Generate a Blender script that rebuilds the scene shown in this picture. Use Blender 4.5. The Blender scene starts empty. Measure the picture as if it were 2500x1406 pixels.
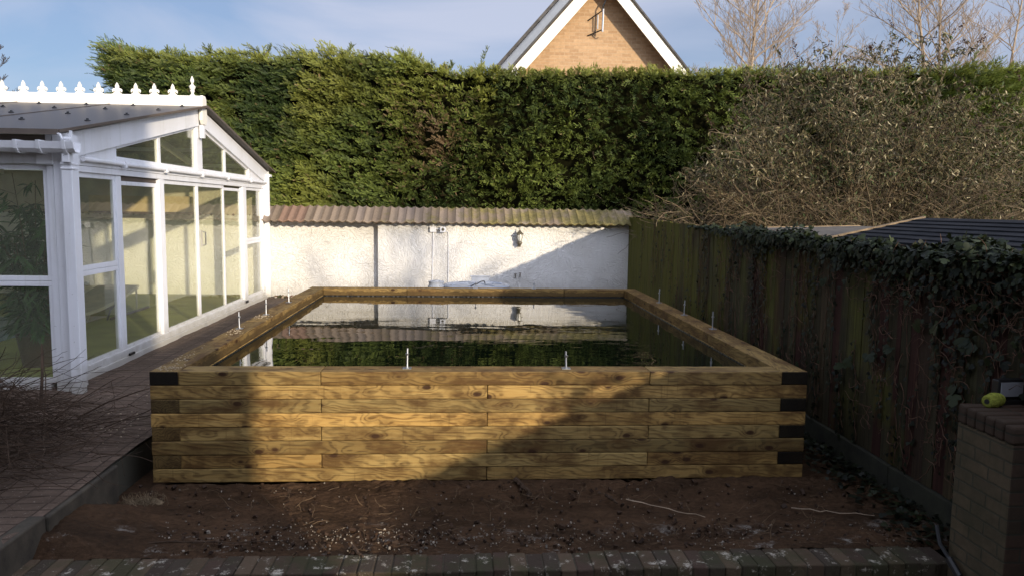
import bpy, bmesh, math, random
import numpy as np
from mathutils import Vector, Matrix, Euler
random.seed(7); RNG = np.random.default_rng(11)
D = bpy.data; S = bpy.context.scene; C = S.collection
R = math.radians

# ------------------------------------------------------------ camera
yaw, pitch, roll = 0.0642, 0.1046, 0.0138
cam = D.cameras.new('camera'); co = D.objects.new('camera', cam); C.objects.link(co); S.camera = co
cam.sensor_width = 36; cam.lens = 36*1858.8/2500; cam.clip_start = .05; cam.clip_end = 2000
f = Vector((math.sin(yaw)*math.cos(pitch), math.cos(yaw)*math.cos(pitch), -math.sin(pitch)))
r0 = Vector((math.cos(yaw), -math.sin(yaw), 0)); u0 = r0.cross(f)
r = math.cos(roll)*r0+math.sin(roll)*u0; u = -math.sin(roll)*r0+math.cos(roll)*u0
co.matrix_world = Matrix(((r.x,u.x,-f.x,-.1808),(r.y,u.y,-f.y,-5.4497),(r.z,u.z,-f.z,2.0014),(0,0,0,1)))

# ------------------------------------------------------------ sun, sky, exposure
SUN_TO = Vector((.58, -1, .247)).normalized()           # towards the sun
sl = D.lights.new('sun', 'SUN'); sl.energy = 4.4; sl.angle = R(.9); sl.color = (1, .86, .66)
so = D.objects.new('sun', sl); C.objects.link(so); so.rotation_euler = SUN_TO.to_track_quat('Z', 'Y').to_euler()
W = D.worlds.new('World'); S.world = W; W.use_nodes = True
wt = W.node_tree; wt.nodes.clear()
def wn(t, **k):
    n = wt.nodes.new(t)
    for a, b in k.items(): setattr(n, a, b)
    return n
sky = wn('ShaderNodeTexSky', sky_type='NISHITA', sun_disc=False)
sky.sun_elevation = math.asin(SUN_TO.z); sky.sun_rotation = math.atan2(SUN_TO.x, SUN_TO.y)
sky.air_density = 1.0; sky.dust_density = .6; sky.ozone_density = 5.0
tc = wn('ShaderNodeTexCoord'); mp = wn('ShaderNodeMapping'); mp.inputs['Scale'].default_value = (1.0, 1.3, 4.2)
mp.inputs['Rotation'].default_value = (0, R(14), R(20))
nz = wn('ShaderNodeTexNoise'); nz.inputs['Scale'].default_value = 1.7; nz.inputs['Detail'].default_value = 7; nz.inputs['Roughness'].default_value = .52; nz.inputs['Distortion'].default_value = .5
cr = wn('ShaderNodeValToRGB'); cr.color_ramp.elements[0].position = .40; cr.color_ramp.elements[1].position = .64
cr.color_ramp.elements[0].color = (.34,.34,.34,1); cr.color_ramp.elements[1].color = (.80,.80,.80,1)
mx = wn('ShaderNodeMixRGB'); dt = wn('ShaderNodeVectorMath', operation='DOT_PRODUCT'); dt.inputs[1].default_value = SUN_TO
def wm(op, a, b):
    n = wn('ShaderNodeMath', operation=op)
    for i, v in enumerate((a, b)):
        if isinstance(v, bpy.types.NodeSocket): wt.links.new(v, n.inputs[i])
        else: n.inputs[i].default_value = v
    return n.outputs[0]
wt.links.new(tc.outputs['Generated'], dt.inputs[0])
glow = wm('ADD', wm('MULTIPLY', wm('POWER', wm('MAXIMUM', wm('ADD', wm('MULTIPLY', dt.outputs['Value'], .8), .2), 0.0), 1.5), 5.0), 1.0)
cc_ = wn('ShaderNodeVectorMath', operation='SCALE'); cc_.inputs[0].default_value = (5.7, 6.0, 7.3); wt.links.new(glow, cc_.inputs['Scale']); wt.links.new(cc_.outputs[0], mx.inputs[2])
bg = wn('ShaderNodeBackground'); bg.inputs[1].default_value = .1; ow = wn('ShaderNodeOutputWorld')
L = wt.links.new
L(tc.outputs['Generated'], mp.inputs[0]); L(mp.outputs[0], nz.inputs[0]); L(nz.outputs[0], cr.inputs[0])
L(cr.outputs[0], mx.inputs[0]); L(sky.outputs[0], mx.inputs[1]); L(mx.outputs[0], bg.inputs[0]); L(bg.outputs[0], ow.inputs[0])
S.view_settings.view_transform = 'Standard'; S.view_settings.look = 'None'; S.view_settings.exposure = .2; S.view_settings.gamma = 1
S.cycles.max_bounces = 8; S.cycles.transparent_max_bounces = 24; S.cycles.caustics_reflective = False; S.cycles.caustics_refractive = False

# ------------------------------------------------------------ material helper
class T:
    def __init__(s, name):
        s.m = D.materials.new(name); s.m.use_nodes = True; s.t = s.m.node_tree; s.t.nodes.clear()
        s.out = s.t.nodes.new('ShaderNodeOutputMaterial'); s.bs = s.t.nodes.new('ShaderNodeBsdfPrincipled')
        s.t.links.new(s.bs.outputs[0], s.out.inputs[0]); s.tc = s.t.nodes.new('ShaderNodeTexCoord')
    def n(s, typ, ins=None, out=0, **k):
        n = s.t.nodes.new('ShaderNode'+typ)
        for a, b in k.items(): setattr(n, a, b)
        for a, b in (ins or {}).items():
            i = n.inputs[a]
            if isinstance(b, bpy.types.NodeSocket): s.t.links.new(b, i)
            else: i.default_value = b
        return n.outputs[out]
    def obj(s): return s.tc.outputs['Object']
    def map(s, v, scale=(1,1,1), rot=(0,0,0), loc=(0,0,0)):
        return s.n('Mapping', {'Vector': v, 'Scale': scale, 'Rotation': rot, 'Location': loc})
    def noise(s, v, scale=5, detail=4, rough=.55, dist=0): return s.n('TexNoise', {'Vector': v, 'Scale': scale, 'Detail': detail, 'Roughness': rough, 'Distortion': dist})
    def ramp(s, fac, stops, interp='LINEAR'):
        n = s.t.nodes.new('ShaderNodeValToRGB'); s.t.links.new(fac, n.inputs[0]); cr = n.color_ramp; cr.interpolation = interp
        while len(cr.elements) < len(stops): cr.elements.new(.5)
        for e, (p, c) in zip(cr.elements, stops): e.position = p; e.color = (c, c, c, 1) if isinstance(c, (int, float)) else (*c, 1)
        return n.outputs[0]
    def mix(s, f, a, b, t='MIX'):
        for i in (0,):
            n = s.t.nodes.new('ShaderNodeMixRGB'); n.blend_type = t
            for k, v in ((0, f), (1, a), (2, b)):
                if isinstance(v, bpy.types.NodeSocket): s.t.links.new(v, n.inputs[k])
                else: n.inputs[k].default_value = v if k == 0 else (*v, 1)
        return n.outputs[0]
    def math(s, op, a, b=0.0, c=0.0):
        n = s.t.nodes.new('ShaderNodeMath'); n.operation = op
        for k, v in enumerate((a, b, c)):
            if isinstance(v, bpy.types.NodeSocket): s.t.links.new(v, n.inputs[k])
            else: n.inputs[k].default_value = v
        return n.outputs[0]
    def bump(s, h, strength=.5, dist=.01, prev=None):
        ins = {'Height': h, 'Strength': strength, 'Distance': dist}
        if prev is not None: ins['Normal'] = prev
        return s.n('Bump', ins)
    def fin(s, col, rough=.6, bump=None, spec=.5, **k):
        def put(name, v):
            i = s.bs.inputs[name]
            if isinstance(v, bpy.types.NodeSocket): s.t.links.new(v, i)
            elif name == 'Base Color' and not isinstance(v, float): i.default_value = (*v, 1)
            else: i.default_value = v
        put('Base Color', col); put('Roughness', rough); put('Specular IOR Level', spec)
        if bump is not None: put('Normal', bump)
        for a, b in k.items(): put(a.replace('_', ' '), b)
        return s.m

def plain(name, col, rough=.5, nscale=6, var=.12, spec=.5, bumps=.0, metal=0.0):
    t = T(name); n = t.noise(t.obj(), nscale, 5)
    c = t.mix(t.ramp(n, [(.3, 0), (.7, 1)]), tuple(x*(1-var) for x in col), tuple(min(1, x*(1+var)) for x in col))
    b = t.bump(t.noise(t.obj(), nscale*8, 4), bumps, .004) if bumps else None
    return t.fin(c, rough, b, spec, Metallic=metal)

# timber: one material, every beam differs by its own random offset
def timber(name, wet=0.0, dark=1.0, end=False):
    t = T(name); rnd = t.n('ObjectInfo', out='Random')
    off = t.n('CombineXYZ', {0: t.math('MULTIPLY', rnd, 57.3), 1: t.math('MULTIPLY', rnd, 23.7), 2: t.math('MULTIPLY', rnd, 41.1)})
    p = t.n('VectorMath', {0: t.obj(), 1: off}, operation='ADD')
    knv = t.n('TexVoronoi', {'Vector': t.map(p, (4.4, 8.5, 8.5)), 'Scale': 1.0, 'Randomness': 1.0})
    kn = t.math('MULTIPLY', knv, 1.0)
    big = t.noise(t.map(p, (.9, 3.5, 3.5)), 2.0, 2)
    bend = t.math('ADD', t.math('MULTIPLY', t.math('POWER', t.math('MAXIMUM', t.math('SUBTRACT', .45, kn), 0), 1.5), 1.9), t.math('MULTIPLY', big, 1.5))
    q = t.n('VectorMath', {0: t.map(p, (.18, 1, 1)), 1: t.n('CombineXYZ', {1: t.math('MULTIPLY', bend, .12), 2: t.math('MULTIPLY', bend, .12)})}, operation='ADD')
    wav = t.n('TexWave', {'Vector': q, 'Scale': 14.0, 'Distortion': 1.7, 'Detail': 3.0, 'Detail Scale': .9}, wave_type='RINGS' if end else 'BANDS', bands_direction='DIAGONAL', out=1)
    dark = dark*.68
    fine = t.noise(t.map(p, (1.6, 60, 60)), 2.2, 5, .7)
    c = t.mix(t.ramp(wav, [(.0, 0), (.55, .12), (.85, .9), (1, 1)]), (.45*dark, .272*dark, .082*dark), (.18*dark, .096*dark, .027*dark))
    c = t.mix(t.math('MULTIPLY', t.ramp(fine, [(.40, 0), (.60, 1)]), .6), c, (.56*dark, .385*dark, .135*dark))
    # beams differ in tone: some green-grey, some orange-brown
    c = t.mix(1.0, c, t.n('ObjectInfo', out='Color'), 'MULTIPLY')
    st = t.noise(t.map(p, (2.2, 5, 5), loc=(3, 1, 7)), 1.3, 4, .65)
    c = t.mix(t.ramp(st, [(.44, 0), (.64, .85)]), c, (.11*dark, .052*dark, .014*dark))
    c = t.mix(t.ramp(kn, [(.0, 1), (.11, .95), (.17, .3), (.34, 0)]), c, (.055*dark, .022*dark, .008*dark))
    # saw marks / water drips running down the face
    dr = t.noise(t.map(p, (34, 1.0, 2.0)), 1.0, 3, .6)
    c = t.mix(t.math('MULTIPLY', t.ramp(dr, [(.62, 0), (.72, 1)]), .35), c, (.10*dark, .05*dark, .015*dark))
    if wet:
        sep = t.n('SeparateXYZ', {0: t.obj()}, out=2)
        e = t.math('ADD', sep, t.math('MULTIPLY', t.noise(t.map(p, (5, 1, 1)), 1.4, 5, .7), -.11))
        c = t.mix(t.ramp(t.math('ADD', e, .5), [(.452, .82), (.458, 0)]), c, (.075, .045, .014))
    h = t.math('ADD', t.math('MULTIPLY', wav, .4), t.math('MULTIPLY', fine, .6))
    return t.fin(c, .72, t.bump(h, .35, .004), .25)

M = {}
M['timber'] = timber('timber'); M['timber_wet'] = timber('timber_wet', wet=1)
M['timber_end'] = timber('timber_end', dark=.42, end=True)
M['timber_black'] = timber('timber_black_end', dark=.045, end=True)
M['white'] = None
def white_paint():
    t = T('white_paint'); o = t.obj()
    dirt = t.noise(t.map(o, (1, 1, .35)), 2.6, 7, .68)
    c = t.mix(t.ramp(dirt, [(.48, 0), (.8, .5)]), (.78, .78, .79), (.55, .53, .48))
    c = t.mix(t.ramp(t.noise(o, 55, 2), [(.73, 0), (.76, .6)]), c, (.25, .22, .18))
    z = t.n('SeparateXYZ', {0: o}, out=2)
    g_ = t.ramp(t.math('ADD', z, t.math('MULTIPLY', t.noise(o, 7, 6, .7), -.35)), [(.15, .7), (.42, 0)]); c = t.mix(g_, c, (.30, .27, .20))
    st = t.ramp(t.noise(t.map(o, (14, 14, .5)), 1.5, 4, .65), [(.56, 0), (.72, .3)]); c = t.mix(st, c, (.45, .45, .38))
    return t.fin(c, .38, t.bump(t.noise(o, 9, 3), .08, .01), .45)
M['white'] = white_paint()
M['cream'] = plain('cream_paint', (.80, .76, .66), .45, 5, .06)
M['black_rubber'] = plain('black_rubber', (.012, .012, .012), .45, 10)
M['steel'] = plain('steel', (.42, .43, .44), .42, 40, .15, metal=1.0)
M['grey_plastic'] = plain('grey_plastic', (.36, .385, .43), .42, 5, .15)
M['chrome'] = plain('chrome', (.7, .68, .62), .25, 30, .1, metal=1.0)

def plaster(name, base, dirt, inner=False):
    t = T(name); o = t.obj(); sx = t.n('SeparateXYZ', {0: o}); sz = t.n('SeparateXYZ', {0: o}, out=2)
    v2 = t.n('CombineXYZ', {0: sx, 1: sz})
    vor = t.n('TexVoronoi', {'Vector': t.mix(.06, v2, t.noise(v2, 6, 2)), 'Scale': 6.5}, out=1)
    rv = t.n('SeparateXYZ', {0: vor})
    ang = t.math('MULTIPLY', rv, 6.28)
    rot = t.n('VectorRotate', {'Vector': v2, 'Angle': ang}, rotation_type='Z_AXIS')
    warp = t.n('VectorMath', {0: t.map(rot, (5, 42, 1)), 1: t.n('VectorMath', {0: t.noise(v2, 7, 2), 'Scale': 7.0}, operation='SCALE')}, operation='ADD')
    str_ = t.noise(warp, 1.0, 2, .5)
    h = t.math('ADD', t.ramp(str_, [(.42, 0), (.5, .75), (.6, 1)]), t.math('MULTIPLY', t.noise(v2, 30, 3), .25))
    dn = t.noise(v2, 1.1, 6, .65)
    c = t.mix(t.ramp(dn, [(.45, 0), (.75, .55)]), base, dirt)
    if not inner:
        low = t.math('ADD', sz, t.math('MULTIPLY', t.noise(v2, 4, 5, .7), .5))
        c = t.mix(t.ramp(low, [(.55, .55), (.95, 0)]), c, tuple(x*.6 for x in dirt))
        streak = t.noise(t.map(v2, (5, .6, 1)), 2.0, 4, .6)
        c = t.mix(t.ramp(streak, [(.55, 0), (.75, .3)]), c, (.52, .50, .47))
    return t.fin(c, .85, t.bump(h, .8, .010), .2)
M['plaster'] = plaster('plaster_white', (.74, .72, .675), (.56, .525, .455))
M['plaster_in'] = plaster('plaster_inside', (.78, .77, .66), (.66, .64, .52), True)

def brickmat(name, c1, c2, mortar, axis='xz', scale=1.0, msize=.01, w=.215, hgt=.065, dirt=None, bs=.6):
    t = T(name); o = t.obj(); ch = {'x': 0, 'y': 1, 'z': 2}
    a = t.n('SeparateXYZ', {0: o}, out=ch[axis[0]]); b = t.n('SeparateXYZ', {0: o}, out=ch[axis[1]])
    v = t.n('CombineXYZ', {0: a, 1: b})
    v = t.n('VectorMath', {0: v, 1: t.n('VectorMath', {0: t.noise(v, 9, 3), 'Scale': .012}, operation='SCALE')}, operation='ADD')
    br = t.t.nodes.new('ShaderNodeTexBrick'); t.t.links.new(v, br.inputs['Vector'])
    br.inputs['Scale'].default_value = 1; br.inputs['Brick Width'].default_value = w+msize; br.inputs['Row Height'].default_value = hgt+msize
    br.inputs['Mortar Size'].default_value = msize*.6; br.inputs['Mortar Smooth'].default_value = .25
    br.inputs['Color1'].default_value = (*c1, 1); br.inputs['Color2'].default_value = (*c2, 1); br.inputs['Mortar'].default_value = (*mortar, 1)
    c = br.outputs[0]; c = t.mix(.35, c, t.ramp(t.noise(v, 14, 5, .7), [(.3, .55), (.7, 1.3)]), 'MULTIPLY')
    if dirt: c = t.mix(t.ramp(t.noise(v, 2.2, 7, .72), dirt[1]), c, dirt[0])
    h = t.math('ADD', t.math('MULTIPLY', br.outputs[1], -1.0), t.math('MULTIPLY', t.noise(v, 22, 4), .45))
    return t.fin(c, .85, t.bump(h, bs, .008), .2)
M['buff_brick'] = brickmat('buff_brick', (.46, .30, .165), (.36, .225, .12), (.45, .32, .19))
M['dark_brick'] = brickmat('dark_brick', (.16, .085, .05), (.10, .055, .035), (.12, .10, .075), dirt=((.06, .055, .035), [(.45, 0), (.7, .7)]))
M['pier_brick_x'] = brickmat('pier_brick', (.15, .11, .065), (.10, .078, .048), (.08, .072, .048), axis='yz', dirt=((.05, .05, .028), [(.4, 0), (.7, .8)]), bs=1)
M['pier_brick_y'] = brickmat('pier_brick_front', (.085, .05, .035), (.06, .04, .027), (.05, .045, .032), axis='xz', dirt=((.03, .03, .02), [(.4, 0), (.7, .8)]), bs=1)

def paving():
    t = T('block_paving'); o = t.obj()
    x = t.n('SeparateXYZ', {0: o}, out=0); y = t.n('SeparateXYZ', {0: o}, out=1)
    v = t.n('CombineXYZ', {0: x, 1: y}); v = t.n('VectorMath', {0: v, 1: t.n('VectorMath', {0: t.noise(v, 5, 3), 'Scale': .012}, operation='SCALE')}, operation='ADD')
    br = t.t.nodes.new('ShaderNodeTexBrick'); t.t.links.new(v, br.inputs['Vector'])
    for k, q in (('Scale', 1), ('Brick Width', .205), ('Row Height', .105), ('Mortar Size', .0065), ('Mortar Smooth', .35)): br.inputs[k].default_value = q
    br.offset = .0
    br.inputs['Color1'].default_value = (.145, .10, .072, 1); br.inputs['Color2'].default_value = (.095, .066, .046, 1); br.inputs['Mortar'].default_value = (.035, .022, .015, 1)
    sil = t.ramp(t.noise(v, 1.5, 8, .7), [(.42, 0), (.62, .85)])
    c = t.mix(sil, br.outputs[0], (.085, .058, .04)); c = t.mix(t.ramp(t.noise(v, 60, 3), [(.66, 0), (.7, .5)]), c, (.42, .36, .28))
    c = t.mix(.5, c, t.ramp(t.noise(v, 18, 6, .7), [(.3, .5), (.7, 1.3)]), 'MULTIPLY')
    h = t.math('ADD', t.math('MULTIPLY', br.outputs[1], -1.4), t.math('MULTIPLY', t.noise(v, 16, 6, .7), .8))
    return t.fin(c, .85, t.bump(h, .9, .012), .25)
M['paving'] = paving()

def soil():
    t = T('wet_soil'); o = t.obj()
    n1 = t.noise(t.map(o, (1, 2.2, 1)), 1.6, 6, .62); n2 = t.noise(t.map(o, (1, 1.7, 1)), 26, 7, .75); n3 = t.noise(o, 90, 4, .7)
    c = t.mix(t.ramp(n1, [(.35, 0), (.65, 1)]), (.034, .020, .011), (.078, .045, .025))
    c = t.mix(.75, c, t.ramp(n2, [(.3, .35), (.5, .95), (.72, 1.6)]), 'MULTIPLY')
    c = t.mix(t.ramp(n3, [(.71, 0), (.75, .7)]), c, (.30, .25, .19))
    y = t.n('SeparateXYZ', {0: o}, out=1)
    lime = t.math('MULTIPLY', t.ramp(t.noise(t.map(o, (1, 1.3, 1)), 3.4, 9, .82), [(.56, 0), (.66, 1)]), t.ramp(t.math('MULTIPLY', y, -1), [(.7, 0), (1.05, .9)]))
    c = t.mix(lime, c, (.34, .32, .28))
    h = t.math('ADD', t.math('MULTIPLY', n2, .8), t.math('MULTIPLY', n3, .3))
    return t.fin(c, t.ramp(n1, [(.35, .6), (.65, .95)]), t.bump(h, .8, .02), .08)
M['soil'] = soil()
M['ground'] = plain('dark_ground', (.05, .045, .03), .95, .7, .4)
M['stone'] = plain('kerb_stone', (.055, .045, .030), .9, 7, .45, bumps=.5)
def edging():
    t = T('edging_brick'); o = t.obj(); rnd = t.n('VertexColor', layer_name='Col')
    n = t.noise(o, 9, 9, .8)
    c = t.mix(t.ramp(t.noise(o, 2.5, 6, .7), [(.45, 0), (.6, .6)]), rnd, (.04, .045, .018))
    c = t.mix(t.ramp(n, [(.56, 0), (.63, .9)]), c, (.46, .42, .34))
    return t.fin(c, .9, t.bump(t.noise(o, 30, 6, .7), .8, .012), .2)
M['edging'] = edging()

def leafmat(name, rough=.55, spec=.35, trans=.0, sheen=0):
    t = T(name); c = t.n('VertexColor', layer_name='Col')
    m = t.fin(c, rough, None, spec)
    if trans:
        tr = t.n('BsdfTranslucent', {'Color': t.mix(1.0, c, (1.25, 1.2, .6), 'MULTIPLY')})
        ms = t.t.nodes.new('ShaderNodeMixShader'); ms.inputs[0].default_value = trans
        t.t.links.new(t.bs.outputs[0], ms.inputs[1]); t.t.links.new(tr, ms.inputs[2]); t.t.links.new(ms.outputs[0], t.out.inputs[0])
    return m
M['leaf'] = leafmat('conifer_foliage', .6, .3, .18); M['dry_leaf'] = leafmat('dry_leaf', .7, .25, .12); M['ivy'] = leafmat('ivy_leaf', .55, .25, .05)
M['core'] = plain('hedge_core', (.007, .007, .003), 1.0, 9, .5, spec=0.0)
M['bark'] = plain('twig_bark', (.155, .115, .07), .8, 15, .4, spec=.1)
M['bark_litter'] = plain('litter_bark', (.11, .075, .045), .85, 15, .5, spec=.1)
M['bark_pale'] = plain('pale_bark', (.33, .25, .17), .8, 8, .35)
M['bark_dark'] = plain('dark_twig', (.060, .040, .027), .8, 15, .5, spec=.1)
M['bark_red'] = plain('reddish_vine', (.13, .075, .05), .8, 15, .4, spec=.1)

def fence_m():
    t = T('fence_boards'); o = t.obj()
    y = t.n('SeparateXYZ', {0: o}, out=1); z = t.n('SeparateXYZ', {0: o}, out=2)
    st = t.noise(t.map(o, (1, 16, .45)), 2.0, 6, .7); st2 = t.noise(t.map(o, (1, 45, .6)), 2.0, 5, .7)
    col = t.n('VertexColor', layer_name='Col')
    c = t.mix(.7, col, t.ramp(st, [(.3, .35), (.55, 1.0), (.72, 1.7)]), 'MULTIPLY')
    alg = t.ramp(t.math('ADD', t.noise(t.map(o, (1, 1.5, .8)), 1.1, 5, .6), t.math('MULTIPLY', y, .045)), [(.58, 0), (.76, .9)])
    c = t.mix(alg, c, t.ramp(st, [(.3, (.045, .046, .008)), (.7, (.15, .145, .026))]))
    c = t.mix(.5, c, t.ramp(st2, [(.3, .5), (.7, 1.3)]), 'MULTIPLY')
    return t.fin(c, .85, t.bump(st2, .5, .006), .2)
M['fence'] = fence_m()
M['gravel_board'] = plain('gravel_board', (.026, .026, .014), .95, 5, .5, bumps=.6)

def tilesm():
    t = T('coping_tile'); o = t.obj(); col = t.n('VertexColor', layer_name='Col')
    x = t.n('SeparateXYZ', {0: o}, out=0)
    m = t.ramp(t.math('ADD', t.noise(o, 1.7, 7, .7), t.math('MULTIPLY', x, .05)), [(.47, 0), (.6, .85)])
    c = t.mix(m, col, t.ramp(t.noise(o, 12, 5, .7), [(.35, (.10, .085, .025)), (.65, (.24, .20, .06))]))
    c = t.mix(.5, c, t.ramp(t.noise(o, 30, 6, .75), [(.3, .6), (.7, 1.25)]), 'MULTIPLY')
    c = t.mix(t.ramp(t.noise(o, 75, 2), [(.70, 0), (.73, .7)]), c, (.5, .47, .38))
    return t.fin(c, .85, t.bump(t.noise(o, 40, 5, .7), .5, .006), .2)
M['tile'] = tilesm()

def glassm(name, tint, ior=1.5, rough=.0, diff=None, dmix=0.0, gain=1.0):
    t = T(name); t.t.nodes.remove(t.bs)
    tr = t.n('BsdfTransparent', {'Color': (*tint, 1)}); gl = t.n('BsdfGlossy', {'Color': (1, 1, 1, 1), 'Roughness': rough})
    if rough == 0.0:
        b = t.bump(t.noise(t.obj(), .9, 1), .06, .05); t.t.links.new(b, gl.node.inputs['Normal'])
    base = tr
    if diff:
        df = t.n('BsdfDiffuse', {'Color': diff if isinstance(diff, bpy.types.NodeSocket) else (*diff, 1)})
        q = t.t.nodes.new('ShaderNodeMixShader'); q.inputs[0].default_value = dmix
        t.t.links.new(tr, q.inputs[1]); t.t.links.new(df, q.inputs[2]); base = q.outputs[0]
    bf = t.n('NewGeometry', out=6); fr = t.n('Fresnel', {'IOR': t.math('ADD', t.math('MULTIPLY', bf, 1/ior-ior), ior)}); ms = t.t.nodes.new('ShaderNodeMixShader')
    fr = t.math('MULTIPLY', fr, gain); t.t.links.new(fr, ms.inputs[0]); t.t.links.new(base, ms.inputs[1]); t.t.links.new(gl, ms.inputs[2]); t.t.links.new(ms.outputs[0], t.out.inputs[0])
    return t.m
M['glass'] = glassm('window_glass', (.975, .98, .93), 1.45, diff=(.75, .78, .58), dmix=.05)
M['roof_sheet'] = glassm('bronze_roof_sheet', (.40, .36, .29), 1.3, .3, diff=(.12, .10, .085), dmix=.6, gain=.3)
M['roof_edge'] = plain('roof_edge', (.11, .085, .065), .6, 8)

def waterm():
    t = T('pond_water'); o = t.obj()
    x = t.n('SeparateXYZ', {0: o}, out=0); y = t.n('SeparateXYZ', {0: o}, out=1)
    a = t.noise(t.map(o, (.55, 1.0, 1)), 1.9, 1, .4, .4)
    b = t.noise(t.map(o, (.6, 1.5, 1)), 5.5, 2, .5, .5)
    ctr = t.n('CombineXYZ', {0: t.math('SUBTRACT', x, .9), 1: t.math('SUBTRACT', y, 3.3)})
    rad = t.n('VectorMath', {0: ctr}, operation='LENGTH', out=1)
    w = t.n('TexWave', {'Vector': t.map(ctr, (1, 1, 1)), 'Scale': 1.1, 'Distortion': 2.0, 'Detail': 2.0, 'Detail Scale': 1.2}, wave_type='RINGS', rings_direction='Z', out=1)
    mask = t.ramp(rad, [(.3, 1), (.95, .0)])
    act = t.ramp(t.math('ADD', t.noise(o, .8, 2), t.math('MULTIPLY', x, .07)), [(.42, .18), (.62, 1)])
    h = t.math('ADD', t.math('ADD', t.math('MULTIPLY', a, 1.3), t.math('MULTIPLY', t.math('MULTIPLY', b, act), .26)), t.math('MULTIPLY', t.math('MULTIPLY', w, mask), .08))
    return t.fin((.003, .006, .003), .0, t.bump(h, .5, .0068), .5, IOR=1.6)
M['water'] = waterm()
M['carpet'] = plain('green_carpet', (.20, .215, .045), .95, 2.2, .25)
M['pool_water'] = plain('pool_blue', (.10, .22, .30), .08, 2, .2)
M['fabric'] = plain('lounger_fabric', (.40, .38, .28), .8, 6)
M['bamboo'] = leafmat('bamboo_leaf', .45, .45, .15)
M['shed_roof'] = plain('shed_roof_boards', (.022, .023, .026), .9, 5, .3, spec=.1)
M['shed_felt'] = plain('shed_felt', (.10, .085, .068), .9, 5, .4, bumps=.4)
M['edge_wood'] = plain('roof_edge_wood', (.22, .155, .085), .85, 14, .45)
M['yellow'] = plain('yellow_twine', (.26, .28, .05), .95, 60, .45, spec=.1, bumps=.6)
M['lamp_glass'] = plain('lamp_glass', (.68, .66, .58), .15, 8, .1)
M['lamp_metal'] = plain('weathered_brass', (.10, .085, .055), .45, 30, .5)
M['led'] = plain('floodlight_face', (.34, .35, .37), .25, 3, .05)
M['roof_tile_far'] = plain('far_roof_tile', (.07, .065, .06), .9, 9, .4)
M['house_render'] = plain('house_render', (.06, .05, .04), .9, 2, .2)

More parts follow.
